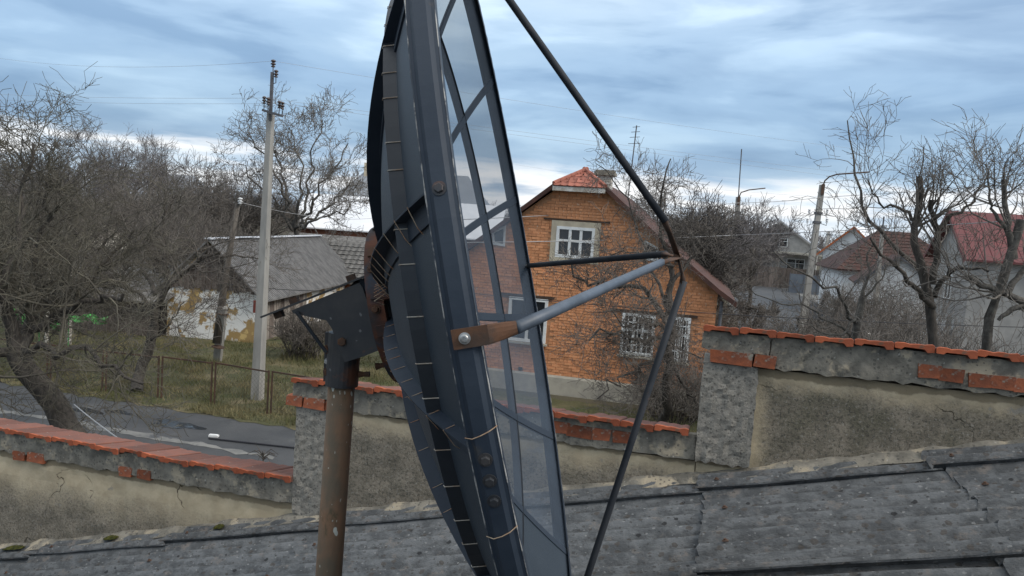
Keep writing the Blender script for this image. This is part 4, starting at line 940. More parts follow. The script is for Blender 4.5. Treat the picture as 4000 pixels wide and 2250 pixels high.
# bricks, laid one by one; the ones that show largest stay separate objects
cand = []; course = .083; row = 0; z = PLZ + .005
while z < HIPZ - .08:
    x = -HWX + (.13 if row % 2 else 0); hd = row % 6 == 5
    while x < HWX - .02:
        l = (.12 if hd else .25) - .014; x1 = min(x + l, HWX)
        cx = (x + x1) / 2
        ok = z + .07 < gable_z(x) - .02 and z + .07 < gable_z(x1) - .02 and not any(x1 > h[0] - .02 and x < h[1] + .02 and z + .07 > h[2] - .02 and z < h[3] + .03 for h in HOLES)
        if ok and x1 - x > .05: cand.append((x, x1, z))
        x += l + .014
    z += course; row += 1
hr = random.Random(4)
def score(c):
    p = HMW @ Vector(((c[0] + c[1]) / 2, 0, c[2])); q = p - CAM; px = 2000 + FPX * q.dot(RT) / q.dot(FW); py = 1125 - FPX * q.dot(UP) / q.dot(FW)
    return 0 if (2160 < px < 2420 and 780 < py < 1420 and c[1] - c[0] > .2) else 1
cand.sort(key=score)
bm_ = []
for k in range(6):
    q = MB(); q.box((0, 0, 0), (.236, .09, .070)); q.v = [(x + hr.uniform(-.007, .007), y + hr.uniform(-.006, .006), z + hr.uniform(-.004, .004)) for x, y, z in q.v]; bm_.append(q.mesh('brick', 'house_brick'))
rest = MB(); nsep = 0
for (x, x1, z) in cand:
    if nsep < 300 and x1 - x > .2:
        o = obj('brick', bm_[hr.randrange(6)], wallh); o.location = ((x + x1) / 2, .052 + hr.uniform(-.016, .010), z + .035); o.rotation_euler = (0, hr.uniform(-.025, .025), hr.uniform(-.03, .03)); nsep += 1
    else:
        k = len(rest.v); rest.box(((x + x1) / 2, .052 + hr.uniform(-.016, .012), z + .035 + hr.uniform(-.003, .003)), (x1 - x, .09, .07), Matrix.Rotation(hr.uniform(-.02, .02), 3, 'Y'))
def isl_rand(m_name):
    """per-brick tone from a random value per island"""
    global nt
    m = M[m_name].copy(); nt = m.node_tree; bs = [n for n in nt.nodes if n.type == 'BSDF_PRINCIPLED'][0]; src = bs.inputs['Base Color'].links[0].from_socket
    ge = N('ShaderNodeNewGeometry'); k = math_n('ADD', math_n('MULTIPLY', ge.outputs['Random Per Island'], .30), .84); cc = N('ShaderNodeCombineXYZ')
    for i in range(3): LK(k, cc.inputs[i])
    LK(mixc(1.0, src, cc.outputs[0], 'MULTIPLY'), bs.inputs['Base Color']); M[m_name + '_isl'] = m
isl_rand('house_brick'); ro = rest.build('brick_field', 'house_brick_isl', wallh); ro['kind'] = 'stuff'
# window units
def window(x0, x1, z0, z1, cols, transom, parent=house, y=0.0, fw=.085, surround=False, bars=False, m='window_white', sill=True):
    xc, zc, W_, H_ = (x0 + x1) / 2, (z0 + z1) / 2, x1 - x0, z1 - z0
    b = MB(); b.box((xc, y + .03, z1 - fw / 2), (W_, .10, fw)); b.box((xc, y + .03, z0 + fw / 2), (W_, .10, fw)); b.box((x0 + fw / 2, y + .03, zc), (fw, .098, H_ - 2 * fw)); b.box((x1 - fw / 2, y + .03, zc), (fw, .098, H_ - 2 * fw))
    wv = b.build('window', m, parent); zt = z0 + H_ * transom
    b = MB(); b.box((xc, y + .035, zt), (W_ - 2 * fw, .07, fw * .8))
    for k in range(1, cols): b.box((x0 + fw + (W_ - 2 * fw) * k / cols, y + .032, zc), (fw * .95, .072, H_ - 2 * fw))
    b.build('glazing_bar', m, wv)
    for k in range(cols):
        for (za, zb_) in ((z0 + fw, zt - fw * .4), (zt + fw * .4, z1 - fw)):
            xa_, xb_ = x0 + fw + (W_ - 2 * fw) * k / cols + .02, x0 + fw + (W_ - 2 * fw) * (k + 1) / cols - .02
            b = MB(); b.box(((xa_ + xb_) / 2, y + .055, (za + zb_) / 2), (xb_ - xa_ + .03, .01, zb_ - za + .02)); b.build('pane', 'pane', wv)
    if surround:
        b = MB(); s = .16
        b.box((xc, y + .015, z1 + s / 2), (W_ + 2 * s, .05, s)); b.box((xc, y + .015, z0 - s * .4), (W_ + 2 * s, .06, s * .8)); b.box((x0 - s / 2, y + .015, zc), (s, .048, H_)); b.box((x1 + s / 2, y + .015, zc), (s, .048, H_)); b.build('surround', 'surround', wv)
        b = MB(); b.box((xc, y + .02, z1 + s + .03), (W_ + 2 * s + .5, .06, .045)); b.build('lintel', 'lintel', wv)
    elif sill:
        b = MB(); b.box((xc, y - .04, z0 - .04), (W_ + .12, .16, .05)); b.build('sill', 'plinth', wv); b = MB(); b.box((xc - .1, y + .02, z1 + .05), (W_ + .55, .06, .07)); b.build('lintel', 'lintel', wv)
    if bars:
        b = MB(); nb = 7
        for k in range(nb): b.bar((x0 + .04 + (W_ - .08) * k / (nb - 1), y - .06, z0), (x0 + .04 + (W_ - .08) * k / (nb - 1), y - .06, z1 - .1), .025, .025)
        for zz_ in (z0 + .08, z0 + .30, z1 - .25): b.bar((x0, y - .065, zz_), (x1, y - .065, zz_), .025, .03)
        b.build('window_grille', 'window_white', wv)
    return wv
window(*W_UP, 3, .55, y=-.042, surround=True); window(*W_GL, 2, .55, y=-.042); window(*W_G1, 3, .6, y=-.042, bars=True); window(*W_G2, 2, .6, y=-.042, bars=True)
for P in (P_R, P_L):
    c = sum((Vector((p.x, 0, p.z)) for p in P), Vector()) / 4; b = MB(); inn = [c + (Vector((p.x, 0, p.z)) - c) * .72 for p in P]; ou = [Vector((p.x, 0, p.z)) for p in P]
    for yy in (-.02, .08): b.v += [tuple(p + Vector((0, yy, 0))) for p in ou + inn]
    for k in range(4):
        k2 = (k + 1) % 4; b.f += [(k, k2, 4 + k2, 4 + k), (8 + k, 12 + k, 12 + k2, 8 + k2), (4 + k, 4 + k2, 12 + k2, 12 + k), (k, 8 + k, 8 + k2, k2)]
    wv = b.build('attic_window', 'window_white', house); b = MB(); b.prism([p + Vector((0, .004, 0)) for p in inn], (0, .01, 0)); b.build('pane', 'pane', wv)
for px, py in ((2482, 1492), (2033, 1440)):
    q = HL(px, py); b = MB(); b.box((q.x, .0, q.z), (.12, .03, .10)); b.build('vent', 'dark_inside', house)
# roof: two flared slopes, half hip with single tiles, chimney
OV = .30; T_ = .07; RZ = 6.66
rf = thing  # (helper name kept free)
def slope_pts(sgn):
    up_ = lambda x, z: (sgn * x, z)
    return [up_(0, RZ), up_(HIPW + .05, HIPZ + .10), up_(HWX * .62, EAVE + HWX * .38 * slope + .09), up_(HWX + .05, EAVE + .10), up_(HWX + .52, EAVE - .20)]
roof = None
for sgn in (1, -1):
    pts = slope_pts(sgn); b = MB(); y0, y1 = -OV, DEP + .4
    ys = [.55, y0, y0, y0, y0]
    n = len(pts); v = [(x, yy, z) for (x, z), yy in zip(pts, ys)] + [(x, y1, z) for x, z in pts]; v += [(x, y, z - T_) for x, y, z in v]
    f = []
    for k in range(n - 1):
        q = (k, k + 1, n + k + 1, n + k); f += [q if sgn > 0 else q[::-1], tuple(2 * n + i for i in (q[::-1] if sgn > 0 else q))]; f.append((k, k + 1, 2 * n + k + 1, 2 * n + k))
    f.append((n - 1, 2 * n - 1, 4 * n - 1, 3 * n - 1)); b.add(v, f); rs = b.build('roof', 'brown_roof', house)
    b = MB()
    for k in range(1, n - 1):
        a_ = Vector((pts[k][0], y0 - .03, pts[k][1] - .06)); c_ = Vector((pts[k + 1][0], y0 - .03, pts[k + 1][1] - .06)); b.bar(a_, c_, .05, .24, (0, 1, 0)) if False else b.prism([a_ + Vector((0, 0, .09)), c_ + Vector((0, 0, .09)), c_ - Vector((0, 0, .06)), a_ - Vector((0, 0, .06))], (0, .035, 0))
    b.build('verge_board', 'brown_roof', rs)
    if sgn > 0: roof = rs
hb = MB(); A_ = Vector((-HIPW - .12, -OV - .12, HIPZ + .02)); B_ = Vector((HIPW + .12, -OV - .12, HIPZ + .02)); Cc = Vector((0, .55, RZ + .02))
hb.prism([A_, B_, Cc], (0, 0, -.06)); hip = hb.build('half_hip', 'lintel', house)
b = MB(); b.box((0, -OV - .10, HIPZ - .06), (2 * HIPW + .2, .05, .13)); b.build('fascia', 'white_brick', hip)
b = MB(); b.box((0, -OV / 2, HIPZ - .10), (2 * HIPW + .1, OV, .03)); b.build('soffit', 'lintel', hip)
up_v = (Cc - (A_ + B_) / 2); ul = up_v.length; up_v.normalize(); nrm_h = Vector((1, 0, 0)).cross(up_v); rowsn = 5
tmh = MB(); tmh.add([(-.105, -.03, .0), (.105, -.03, .0), (.105, .26, .0), (-.105, .26, .0), (-.105, -.03, .035), (-.03, -.03, .02), (.04, -.03, .02), (.105, -.03, .045), (-.105, .26, .03), (-.03, .26, .012), (.04, .26, .012), (.105, .26, .035)],
               [(0, 4, 5, 6, 7, 1), (4, 8, 9, 5), (5, 9, 10, 6), (6, 10, 11, 7), (1, 7, 11, 2), (0, 3, 8, 4), (3, 2, 11, 10, 9, 8), (0, 1, 2, 3)])
tmh = tmh.mesh('roof_tile', 'hip_tile'); RH = Matrix((Vector((1, 0, 0)), up_v, nrm_h)).transposed().to_4x4()
for r_ in range(rowsn):
    tz = ul * r_ / rowsn; half = (HIPW + .12) * (1 - (r_ + .35) / rowsn); nx = max(1, round(2 * half / .21))
    for k in range(nx):
        o = obj('roof_tile', tmh, hip); p = (A_ + B_) / 2 + up_v * tz + Vector((-half + (k + .5) * 2 * half / nx, 0, 0)) + nrm_h * (.012 + .004 * (r_ % 2)); o.matrix_local = Matrix.Translation(p) @ RH @ Matrix.Rotation(hr.uniform(-.03, .03), 4, 'X')
for e_ in (A_, B_):
    for k in range(6):
        p = e_ + (Cc - e_) * (k + .3) / 6; q = e_ + (Cc - e_) * (k + 1.4) / 6; b = MB(); b.tube([p + Vector((0, 0, .03)), q + Vector((0, 0, .05))], [.075, .06], 8); b.build('ridge_tile', 'hip_tile', hip)
for k in range(6): b = MB(); b.tube([(0, .5 + k * .35, RZ + .03), (0, .88 + k * .35, RZ + .05)], [.08, .065], 8); b.build('ridge_tile', 'hip_tile', hip)
CY = 1.2; cp = HL(2364, 700, CY); b = MB(); b.box((cp.x, CY, RZ - .2), (.42, .42, 1.5)); chim = b.build('chimney', 'white_brick', roof); ctop = HL(2364, 684, CY).z
chim.location.z = ctop - (RZ + .55) - .02
b = MB(); b.box((cp.x, CY, RZ + .60), (.62, .62, .10)); b.box((cp.x, CY, RZ + .68), (.56, .56, .05)); b.build('chimney_cap', 'mortar', chim)
bz = RZ - .95
for r_ in range(17):
    for k in range(2):
        q = MB(); q.box((cp.x - .115 + .23 * k + (.05 if r_ % 2 else -.05), CY - .22, bz + r_ * .083 + .03), (.20, .03, .068)); q.build('brick', 'white_brick', chim)
# downpipe at the right corner, eave post
b = MB(); b.tube([(HWX + .12, -.12, EAVE - .2), (HWX + .12, -.12, .1)], .05, 8); b.build('downpipe', 'steel', house)
# antenna mast behind the ridge
an = thing('antenna_mast', 'thin television antenna mast rising behind the brick house', 'antenna', (at(2448, 900, 27).x, 27, 0)); b = MB()
p0, p1 = at(2450, 800, 27), at(2487, 490, 27); pb = p0 + (p0 - p1) * ((p0.z - 0) / (p1.z - p0.z)); b.tube([pb, p1], .022, 6); b.build('mast', 'steel', an, False, mw(an)); 
for k, zz_ in enumerate((.05, .22, .4, .62)):
    b = MB(); q = p1 - (p1 - p0).normalized() * zz_; b.tube([q - Vector((.13 + .03 * k, 0, .02)), q + Vector((.12 + .02 * k, 0, .02))], .010, 5); b.build('crossbar', 'steel', an, False, mw(an))

# ------------------------------------------------------------------ small far buildings
def gable_house(name, label, cat_, p, rz, W_, Dp, eave, ridge, wm, rm, ov=.35, board=None, wins=(), ridge_along='y', group=None, ribs=0, hip=0.0, th=.10):
    """p: front middle on the ground; the gable looks along local -y unless ridge_along is 'x'"""
    t = thing(name, label, cat_, p, rz, group); b = MB(); h = W_ / 2
    if ridge_along == 'y':
        b.prism([(-h, 0, 0), (h, 0, 0), (h, 0, eave), (0, 0, ridge - .05), (-h, 0, eave)], (0, Dp, 0)); b.build('wall', wm, t); k = (ridge - eave) / h
        for s in (1, -1):
            b = MB(); a = Vector((0, -ov, ridge)); c = Vector((s * (h + ov), -ov, eave - ov * k)); a2 = Vector((0, Dp + ov, ridge)); c2 = Vector((s * (h + ov), Dp + ov, eave - ov * k))
            b.prism([a, c, c2, a2], (0, 0, th)); r_ = b.build('roof', rm, t)
            if ribs:
                n_ = int((Dp + 2 * ov) / ribs); q = MB(); d_ = (c - a).normalized(); nn_ = Vector((-d_.z * s, 0, d_.x * s)) * (1 if s > 0 else 1)
                for i in range(n_ + 1):
                    y = -ov + .04 + i * (Dp + 2 * ov - .08) / n_; q.bar(a + Vector((0, y + ov, th)), c + Vector((0, y + ov, th)), .05, .05, (0, 0, 1))
                q.build('roof_rib', rm, r_)['kind'] = 'stuff'
            if board: b = MB(); b.prism([a + Vector((0, -.03, th + .02)), c + Vector((0, -.03, th + .02)), c + Vector((0, -.03, -.12)), a + Vector((0, -.03, -.12))], (0, .028, 0)); b.build('verge_board', board, r_)
    else:
        b.prism([(-h, 0, 0), (-h, Dp, 0), (-h, Dp, eave), (-h, Dp / 2, ridge - .05), (-h, 0, eave)], (W_, 0, 0)) if not hip else b.box((0, Dp / 2, eave / 2), (W_, Dp, eave)); b.build('wall', wm, t); k = (ridge - eave) / (Dp / 2)
        for s in (0, 1):
            y0 = -ov if s == 0 else Dp + ov; b = MB(); z0 = eave - ov * k
            b.prism([(-h - ov, y0, z0), (h + ov, y0, z0), (h + ov - hip, Dp / 2, ridge), (-h - ov + hip, Dp / 2, ridge)], (0, 0, th)); b.build('roof', rm, t)
        if hip:
            for s in (1, -1): b = MB(); b.prism([(s * (h + ov), -ov, z0), (s * (h + ov), Dp + ov, z0), (s * (h + ov - hip), Dp / 2, ridge)], (0, 0, th - .003)); b.build('roof', rm, t)
    for (x0, x1, z0, z1, c_) in wins: window(x0, x1, z0, z1, c_, .66, t, -.05, .06, sill=False)
    return t
def bp(px, Y): q = at(px, 1000, Y); return (q.x, q.y, 0)
# peeling barn: gable wall towards the camera, ribbed roof running back
bL, bR = at(636, 1300, 27.9), at(1006, 1300, 27.9); bw = bR.x - bL.x; bcx = (bL.x + bR.x) / 2
barn = gable_house('old_barn', 'old barn with peeling white clay gable and grey ribbed roof', 'barn', (bcx, 27.9, 0), radians(-5), bw, 11.0, 1.92, 3.62, 'clay_wall', 'barn_roof', .38, None, (), 'y', None, .14, th=.05)
gb = MB(); h = bw / 2
for k in range(16):                                  # weathered boards in the gable above the clay wall
    x0 = -h * .98 + k * bw * .98 / 16; x1 = x0 + bw * .98 / 16 - .02; zt = lambda x: 1.92 + (h - abs(x)) * (3.62 - 1.92) / h - .12
    z0_ = 1.78 + .04 * (k % 3)
    if min(zt(x0), zt(x1)) > z0_ + .05: q = MB(); q.prism([(x0, -.03, z0_), (x1, -.03, z0_), (x1, -.03, zt(x1)), (x0, -.03, zt(x0))], (0, .025, 0)); q.build('plank', 'plank', barn)
for k in range(22):                                  # plank side wall under the long eave
    q = MB(); q.box((h + .03, .55 + k * .34 * .6, .86), (.03, .19, 1.72)); q.build('plank', 'white_plank' if k % 5 < 3 else 'plank', barn)
b = MB(); b.box((0, 5.4, 3.70), (.26, 11.7, .05)); b.build('ridge_cap', 'zinc_roof', barn)
# dark low plank shed left of the barn
sh = thing('plank_shed', 'low dark plank shed beside the peeling barn', 'shed', tuple(ground(420, 1300)), radians(-8)); 
for k in range(19):
    q = MB(); q.box((-2.0 + k * .215, 0, .62 + .02 * (k % 2)), (.20, .03, 1.24)); q.build('plank', 'plank', sh)
b = MB(); b.box((0, .9, .6), (4.0, 1.6, 1.2)); b.build('wall', 'dark_inside', sh); b = MB(); b.prism([(-2.3, -.35, 1.25), (2.3, -.35, 1.25), (2.3, 2.1, 2.05), (-2.3, 2.1, 2.05)], (0, 0, .06)); b.build('roof', 'old_tiles', sh)
# low shed with old tiles behind the barn; single tiles in rows
ts = gable_house('tiled_shed', 'low shed with mossy old grey tiles behind the barn roof', 'shed', bp(1380, 38), radians(-6), 7.0, 5.0, 1.65, 3.25, 'dull_brick', 'old_tiles', .3, ridge_along='x')
pan = MB(); pan.add([(-.15, 0, 0), (.15, 0, 0), (.15, .36, 0), (-.15, .36, 0), (-.15, 0, .06), (0, 0, .03), (.15, 0, .07), (-.15, .36, .03), (0, .36, .0), (.15, .36, .04)], [(0, 4, 5, 6, 1), (4, 7, 8, 5), (5, 8, 9, 6), (1, 6, 9, 2), (0, 3, 7, 4)]); pan = pan.mesh('roof_tile', 'old_tiles')
dv = Vector((0, 2.8, 1.6 + .3 * .64)); L_ = dv.length; av = math.atan2(dv.z, dv.y)
for r_ in range(9):
    for k in range(24):
        o = obj('roof_tile', pan, ts); o.location = (-3.65 + .31 * k + hr.uniform(-.02, .02), -.3 + dv.y * r_ / 9, 1.65 - .3 * .64 + .10 + dv.z * r_ / 9 + .012); o.rotation_euler = (av - .06 + hr.uniform(-.05, .05), hr.uniform(-.05, .05), hr.uniform(-.04, .04))
# long brick house with pale metal roof
lb = gable_house('brick_outbuilding', 'long dull brick building with bright pale metal roof and chimney', 'house', bp(1560, 52), radians(-5), 13.0, 8.0, 4.2, 8.0, 'dull_brick', 'zinc_grey', .4, ridge_along='x', hip=3.2)
b = MB(); b.prism([(-6.9, -2.6, 3.75), (6.9, -2.6, 3.75), (6.9, .9, 6.0), (-6.9, .9, 6.0)], (0, 0, .08)); b.build('lean_to_roof', 'white_roof', lb); b = MB(); b.box((0, -1.2, 1.85), (13.2, 2.3, 3.7)); b.build('lean_to_wall', 'dull_brick', lb)
for x0 in (-4.6, -1.5, 1.6): window(x0, x0 + 1.2, 2.3, 3.2, 2, .6, lb, -2.40, .07, m='lintel', sill=False)
q = at(1437, 656, 56); b = MB(); b.box((q.x, 56, q.z - .6), (.45, .45, 1.9)); b.build('chimney', 'surround', lb, False, mw(lb))
for k in range(6):
    p = at(1330 + 0 * k, 950, 40)
hb2 = gable_house('grey_outhouse', 'grey brick outhouse with flat sheet roof behind the tiled shed', 'shed', bp(1250, 46), radians(-5), 4.5, 3.0, 2.6, 3.4, 'dull_brick', 'old_tiles', .25, ridge_along='x')
# pale far house roof among the trees on the left
gable_house('far_house', 'far pale house roof half hidden by the bare trees', 'house', bp(520, 70), radians(8), 12, 9, 4.6, 7.3, 'grey_brickwall', 'zinc_grey', .4, ridge_along='x', hip=2.5)
gable_house('far_house', 'far long low pale roof showing under the orchard branches', 'house', bp(590, 46), radians(3), 9, 5, 1.9, 3.0, 'grey_brickwall', 'plinth', .3, ridge_along='x')
# green sheets lying in the orchard
for i, (px, py, wd, ht, lab) in enumerate(((75, 1238, .9, .45, 'bright green plastic sheet hanging low behind the leaning trunk'), (190, 1268, .75, .32, 'bright green sheet at the fork of the leaning trunk'), (340, 1245, 1.3, .22, 'long lime green sheet beside the plank shed'))):
    p = at(px, py, 24); b = MB(); n = 12; v = []
    for k in range(n + 1):
        for j in range(5): v.append((-wd / 2 + wd * k / n, .10 * sin(k * 1.3 + j), ht * (j / 4 - .5) + .05 * sin(k * .9 + i)))
    b.add(v, [(k * 5 + j, (k + 1) * 5 + j, (k + 1) * 5 + j + 1, k * 5 + j + 1) for k in range(n) for j in range(4)]); b.add([(-wd / 2, .1, -p.z), (-wd / 2 + .04, .1, -p.z), (-wd / 2 + .04, .1, ht / 2), (-wd / 2, .1, ht / 2)], [(0, 1, 2, 3)])
    o = b.build('green_sheet', 'green_sheet'); o.location = p; tag(o, lab, 'plastic sheet')
for px, Y_, lab in ((185, 25, 'whitewashed slim post among the orchard twigs, nearer the leaning trunk'), (275, 25, 'whitewashed slim post among the orchard twigs, nearer the plank shed')):
    p = at(px, 1130, Y_); b = MB(); b.tube([(p.x, Y_, 0), (p.x + .02, Y_, p.z * .6), (p.x + .05, Y_, p.z + .75)], [.07, .06, .05], 8); tag(b.build('white_post', 'white_brick'), lab, 'post')
# houses on the right
gh = gable_house('grey_house', 'grey rendered house with pale metal roof far down the side street', 'house', bp(3040, 92), radians(-22), 8.5, 9.5, 4.4, 7.3, 'grey_brickwall', 'zinc_roof', .5, 'grey_brickwall', ((-.9, .9, 4.4, 5.4, 2), (1.0, 3.0, 1.6, 3.1, 2)), ribs=.9)
b = MB(); b.box((0, -1.0, 3.75), (9.6, 2.2, .22)); b.build('porch_roof', 'plinth', gh)
gable_house('white_house', 'white house with orange barge boards behind the brown roof', 'house', bp(3330, 76), radians(-38), 5.6, 9, 4.4, 6.9, 'white_wall', 'white_roof', .5, 'orange_board', ((.9, 1.7, 3.2, 4.3, 1),))
br = gable_house('brown_roof_house', 'low white house under a large brown tile roof', 'house', bp(3545, 56), radians(-12), 8.6, 8.5, 3.55, 6.3, 'white_wall', 'brown_tile_roof', .5, ridge_along='x', hip=3.6)
for r_ in range(13):                                   # tile courses
    f_ = r_ / 13; x_ = (4.3 + .5) - 3.6 * f_; z_ = 3.55 - .5 * .647 + (6.3 - 3.55 + .5 * .647) * f_; q = MB(); q.box((0, -.5 + (8.5 / 2 + .5) * f_ + .03, z_ + .125), (2 * x_ - .1, .12, .05), Matrix.Rotation(.5, 3, 'X')); q.build('tile_course', 'brown_tile_roof', br)
gx = gable_house('white_annex', 'white gabled annex before the brown tile roof', 'house', bp(3520, 50), radians(-20), 4.6, 5, 2.9, 4.55, 'white_wall', 'brown_tile_roof', .35, 'steel')
rr_ = gable_house('red_roof_house', 'tall pale house with red sheet metal roof behind the pollarded trees', 'house', bp(3720, 41), radians(-104), 6.4, 14, 5.0, 7.15, 'grey_brickwall', 'red_roof', .45, 'red_roof', ((-.6, .6, 2.6, 3.9, 2),), ribs=.42)
for k in range(5):
    q = MB(); q.box((3.05, 1.2 + 2.4 * k, 2.5), (.10, 1.5, 4.4)); q.build('wall_panel', 'white_wall', rr_)
q = MB(); q.box((3.06, 4.0, 1.0), (.14, 3.0, 2.0)); q.build('garage_door', 'dark_inside', rr_)
# white low wall and tank by the brown roof house
wl = thing('garden_wall', 'white garden wall below the white annex', 'wall', bp(3600, 40), radians(-14))
for k in range(4): q = MB(); q.box((-2.4 + 1.6 * k, 0, .8 + .05 * (k % 2)), (1.5, .15, 1.6)); q.build('wall_panel', 'white_wall', wl); q = MB(); q.box((-3.2 + 1.6 * k, 0, .9), (.22, .24, 1.8)); q.build('post', 'grey_brickwall', wl)
fg = thing('metal_gate', 'grey blue metal gate panels beside the side street', 'gate', tuple(ground(3215, 1155)), radians(-25))
for k in range(5): q = MB(); q.box((-2.6 + 1.3 * k, 0, .95), (1.26, .05, 1.9)); q.build('gate_panel', 'grey_metal', fg)
for k in range(6): q = MB(); q.box((-3.25 + 1.3 * k, 0, 1.0), (.08, .10, 2.0)); q.build('post', 'steel', fg)
# dark fence across the far gardens
ff = thing('far_fence', 'long dark board fence in front of the grey house', 'fence', bp(3090, 84), radians(-8))
for k in range(26): q = MB(); q.box((-7.8 + .6 * k, 0, 1.1), (.57, .05, 2.2 + .06 * (k % 3))); q.build('board', 'plank', ff)
# white gate pillar cluster
wt = thing('white_gatehouse', 'small whitewashed gate wall at the end of the side street', 'wall', tuple(ground(3000, 1107)), 0); q = MB(); q.box((0, .3, .75), (1.5, .4, 1.5)); q.build('wall', 'white_wall', wt); q = MB(); q.box((0, .3, 1.54), (1.7, .55, .08)); q.build('coping', 'plinth', wt)

# parked dark car with its lamps lit, seen through the twigs
cp_ = ground(3250, 1325); car = thing('parked_car', 'dark car with lit headlamps on the side street behind the twigs', 'car', tuple(cp_), radians(12))
b = MB(); prof_c = [(-2.1, .35), (-2.15, .75), (-1.5, .95), (-.75, 1.42), (.9, 1.45), (1.75, 1.0), (2.1, .9), (2.1, .35)]
b.prism([(-.85, y, z) for y, z in prof_c], (1.7, 0, 0)); b.v = [(x * (.80 if z > 1.2 else 1.0), y, z) for x, y, z in b.v]; b.build('body', 'car_paint', car)
b = MB(); b.prism([(-.62, -1.47, .99), (.62, -1.47, .99), (.56, -.80, 1.40), (-.56, -.80, 1.40)], (0, -.02, .02)); b.build('windscreen', 'pane', car)
for x in (-.62, .62): b = MB(); b.lathe([(.10, 0), (.09, .05), (.04, .07)], (x, -2.12, .68), (0, -1, 0), 12); b.build('headlight', 'lamp', car)
for x in (-.86, .86):
    for y in (-1.35, 1.3):
        b = MB(); b.lathe([(.30, -.09), (.32, -.05), (.32, .05), (.30, .09)], (x, y, .32), (1, 0, 0), 16); wv = b.build('wheel', 'tyre', car); b = MB(); b.lathe([(.19, -.10), (.19, .10)], (x, y, .32), (1, 0, 0), 12); b.build('rim', 'steel', wv)

# ------------------------------------------------------------------ poles
def insulator(p, parent, s=1.0, m='porcelain', ax=(0, 0, 1), inv=None, pin=.2):
    b = MB(); b.lathe([(.012 * s, -pin), (.012 * s, 0), (.05 * s, .0), (.055 * s, .02), (.03 * s, .035), (.03 * s, .06), (.062 * s, .062), (.066 * s, .085), (.035 * s, .10), (.035 * s, .13), (.066 * s, .135), (.055 * s, .17), (.02 * s, .185)], p, ax, 12); return b.build('insulator', m, parent, True, inv)
Yp = 19.95
pb_ = ground(1003, 1562); pole = thing('concrete_power_pole', 'tall concrete power pole with crossarm and red painted band', 'utility pole', tuple(pb_), 0); PI_ = mw(pole)
ptop = at(1057, 440, Yp); b = MB(); v = []
for p, wx, wy in ((pb_, .15, .12), (ptop, .085, .075)):
    for x, y in ((-wx, -wy * .45), (wx * .55, -wy), (wx, -wy * .7), (wx, wy), (-wx, wy)): v.append(p + Vector((x, y, 0)))
b.add(v, [(0, 1, 6, 5), (1, 2, 7, 6), (2, 3, 8, 7), (3, 4, 9, 8), (4, 0, 5, 9), (5, 6, 7, 8, 9)]); b.build('shaft', 'concrete', pole, False, PI_)
pc = at(1012, 1198, Yp); b = MB(); b.add([pc + Vector((x, -.004 + y, z)) for z in (-.16, .16) for x, y in ((-.137, -.055), (.07, -.118), (.07, -.10), (-.137, -.03))], [(0, 1, 5, 4), (1, 2, 6, 5), (2, 3, 7, 6), (3, 0, 4, 7), (4, 5, 6, 7), (3, 2, 1, 0)]); b.build('painted_band', 'red_paint', pole, False, PI_)
b = MB(); e0 = at(1056, 470, Yp - .09); e1 = at(1064, 282, Yp - .09); b.bar(e0, e1, .075, .06, (0, 1, 0)); b.build('extension', 'steel', pole, False, PI_)
ca, cb_ = at(1026, 430, Yp - .15), at(1104, 454, Yp - .3); b = MB(); b.bar(ca, cb_, .07, .06); ar = b.build('crossarm', 'steel', pole, False, PI_)
PIN = []
for fx in (.06, .26, .82, .97):
    p = ca + (cb_ - ca) * fx + Vector((0, 0, .17)); insulator(p, ar, .85, 'porcelain', inv=PI_, pin=.17); PIN.append(p + Vector((0, 0, .14)))
pt = at(1067, 262, Yp - .09); b = MB(); b.tube([e1 + Vector((.03, -.03, -.15)), pt], .014, 6); b.build('pin', 'steel', pole, False, PI_); insulator(pt, pole, 1.0, inv=PI_, pin=.05); TOPI = pt + Vector((0, 0, .15))
p2 = at(1078, 302, Yp - .11); b = MB(); b.tube([e1 + Vector((.03, 0, -.28)), e1 + Vector((.1, 0, -.26)), p2 + Vector((0, 0, -.02))], .012, 6); b.build('pin', 'steel', pole, False, PI_); insulator(p2, pole, .9, inv=PI_, pin=.02)
# old wooden pole strapped to a concrete stub
wb_ = ground(848, 1412); wp = thing('wooden_pole', 'leaning weathered wooden pole strapped to a short concrete stub', 'utility pole', tuple(wb_), 0); WI = mw(wp)
b = MB(); b.tube([at(845, 1340, 23.6), at(880, 1080, 23.6), at(930, 795, 23.6)], [.12, .10, .075], 10); b.build('shaft', 'wood_pole', wp, True, WI)
b = MB(); v0, v1 = wb_ - Vector((0, 0, .1)), at(872, 1200, 23.5); b.bar(v0, v1, .22, .20, (0, 1, 0)); b.build('concrete_stub', 'concrete', wp, False, WI)
for py, px in ((1225, 868), (1355, 852)): b = MB(); b.lathe([(.20, -.015), (.20, .015)], at(px, py, 23.58), (.12, 0, 1), 14); b.build('strap', 'rusty_bar', wp, False, WI)
insulator(at(938, 796, 23.5), wp, 1.2, 'porcelain_white', inv=WI, pin=.05)
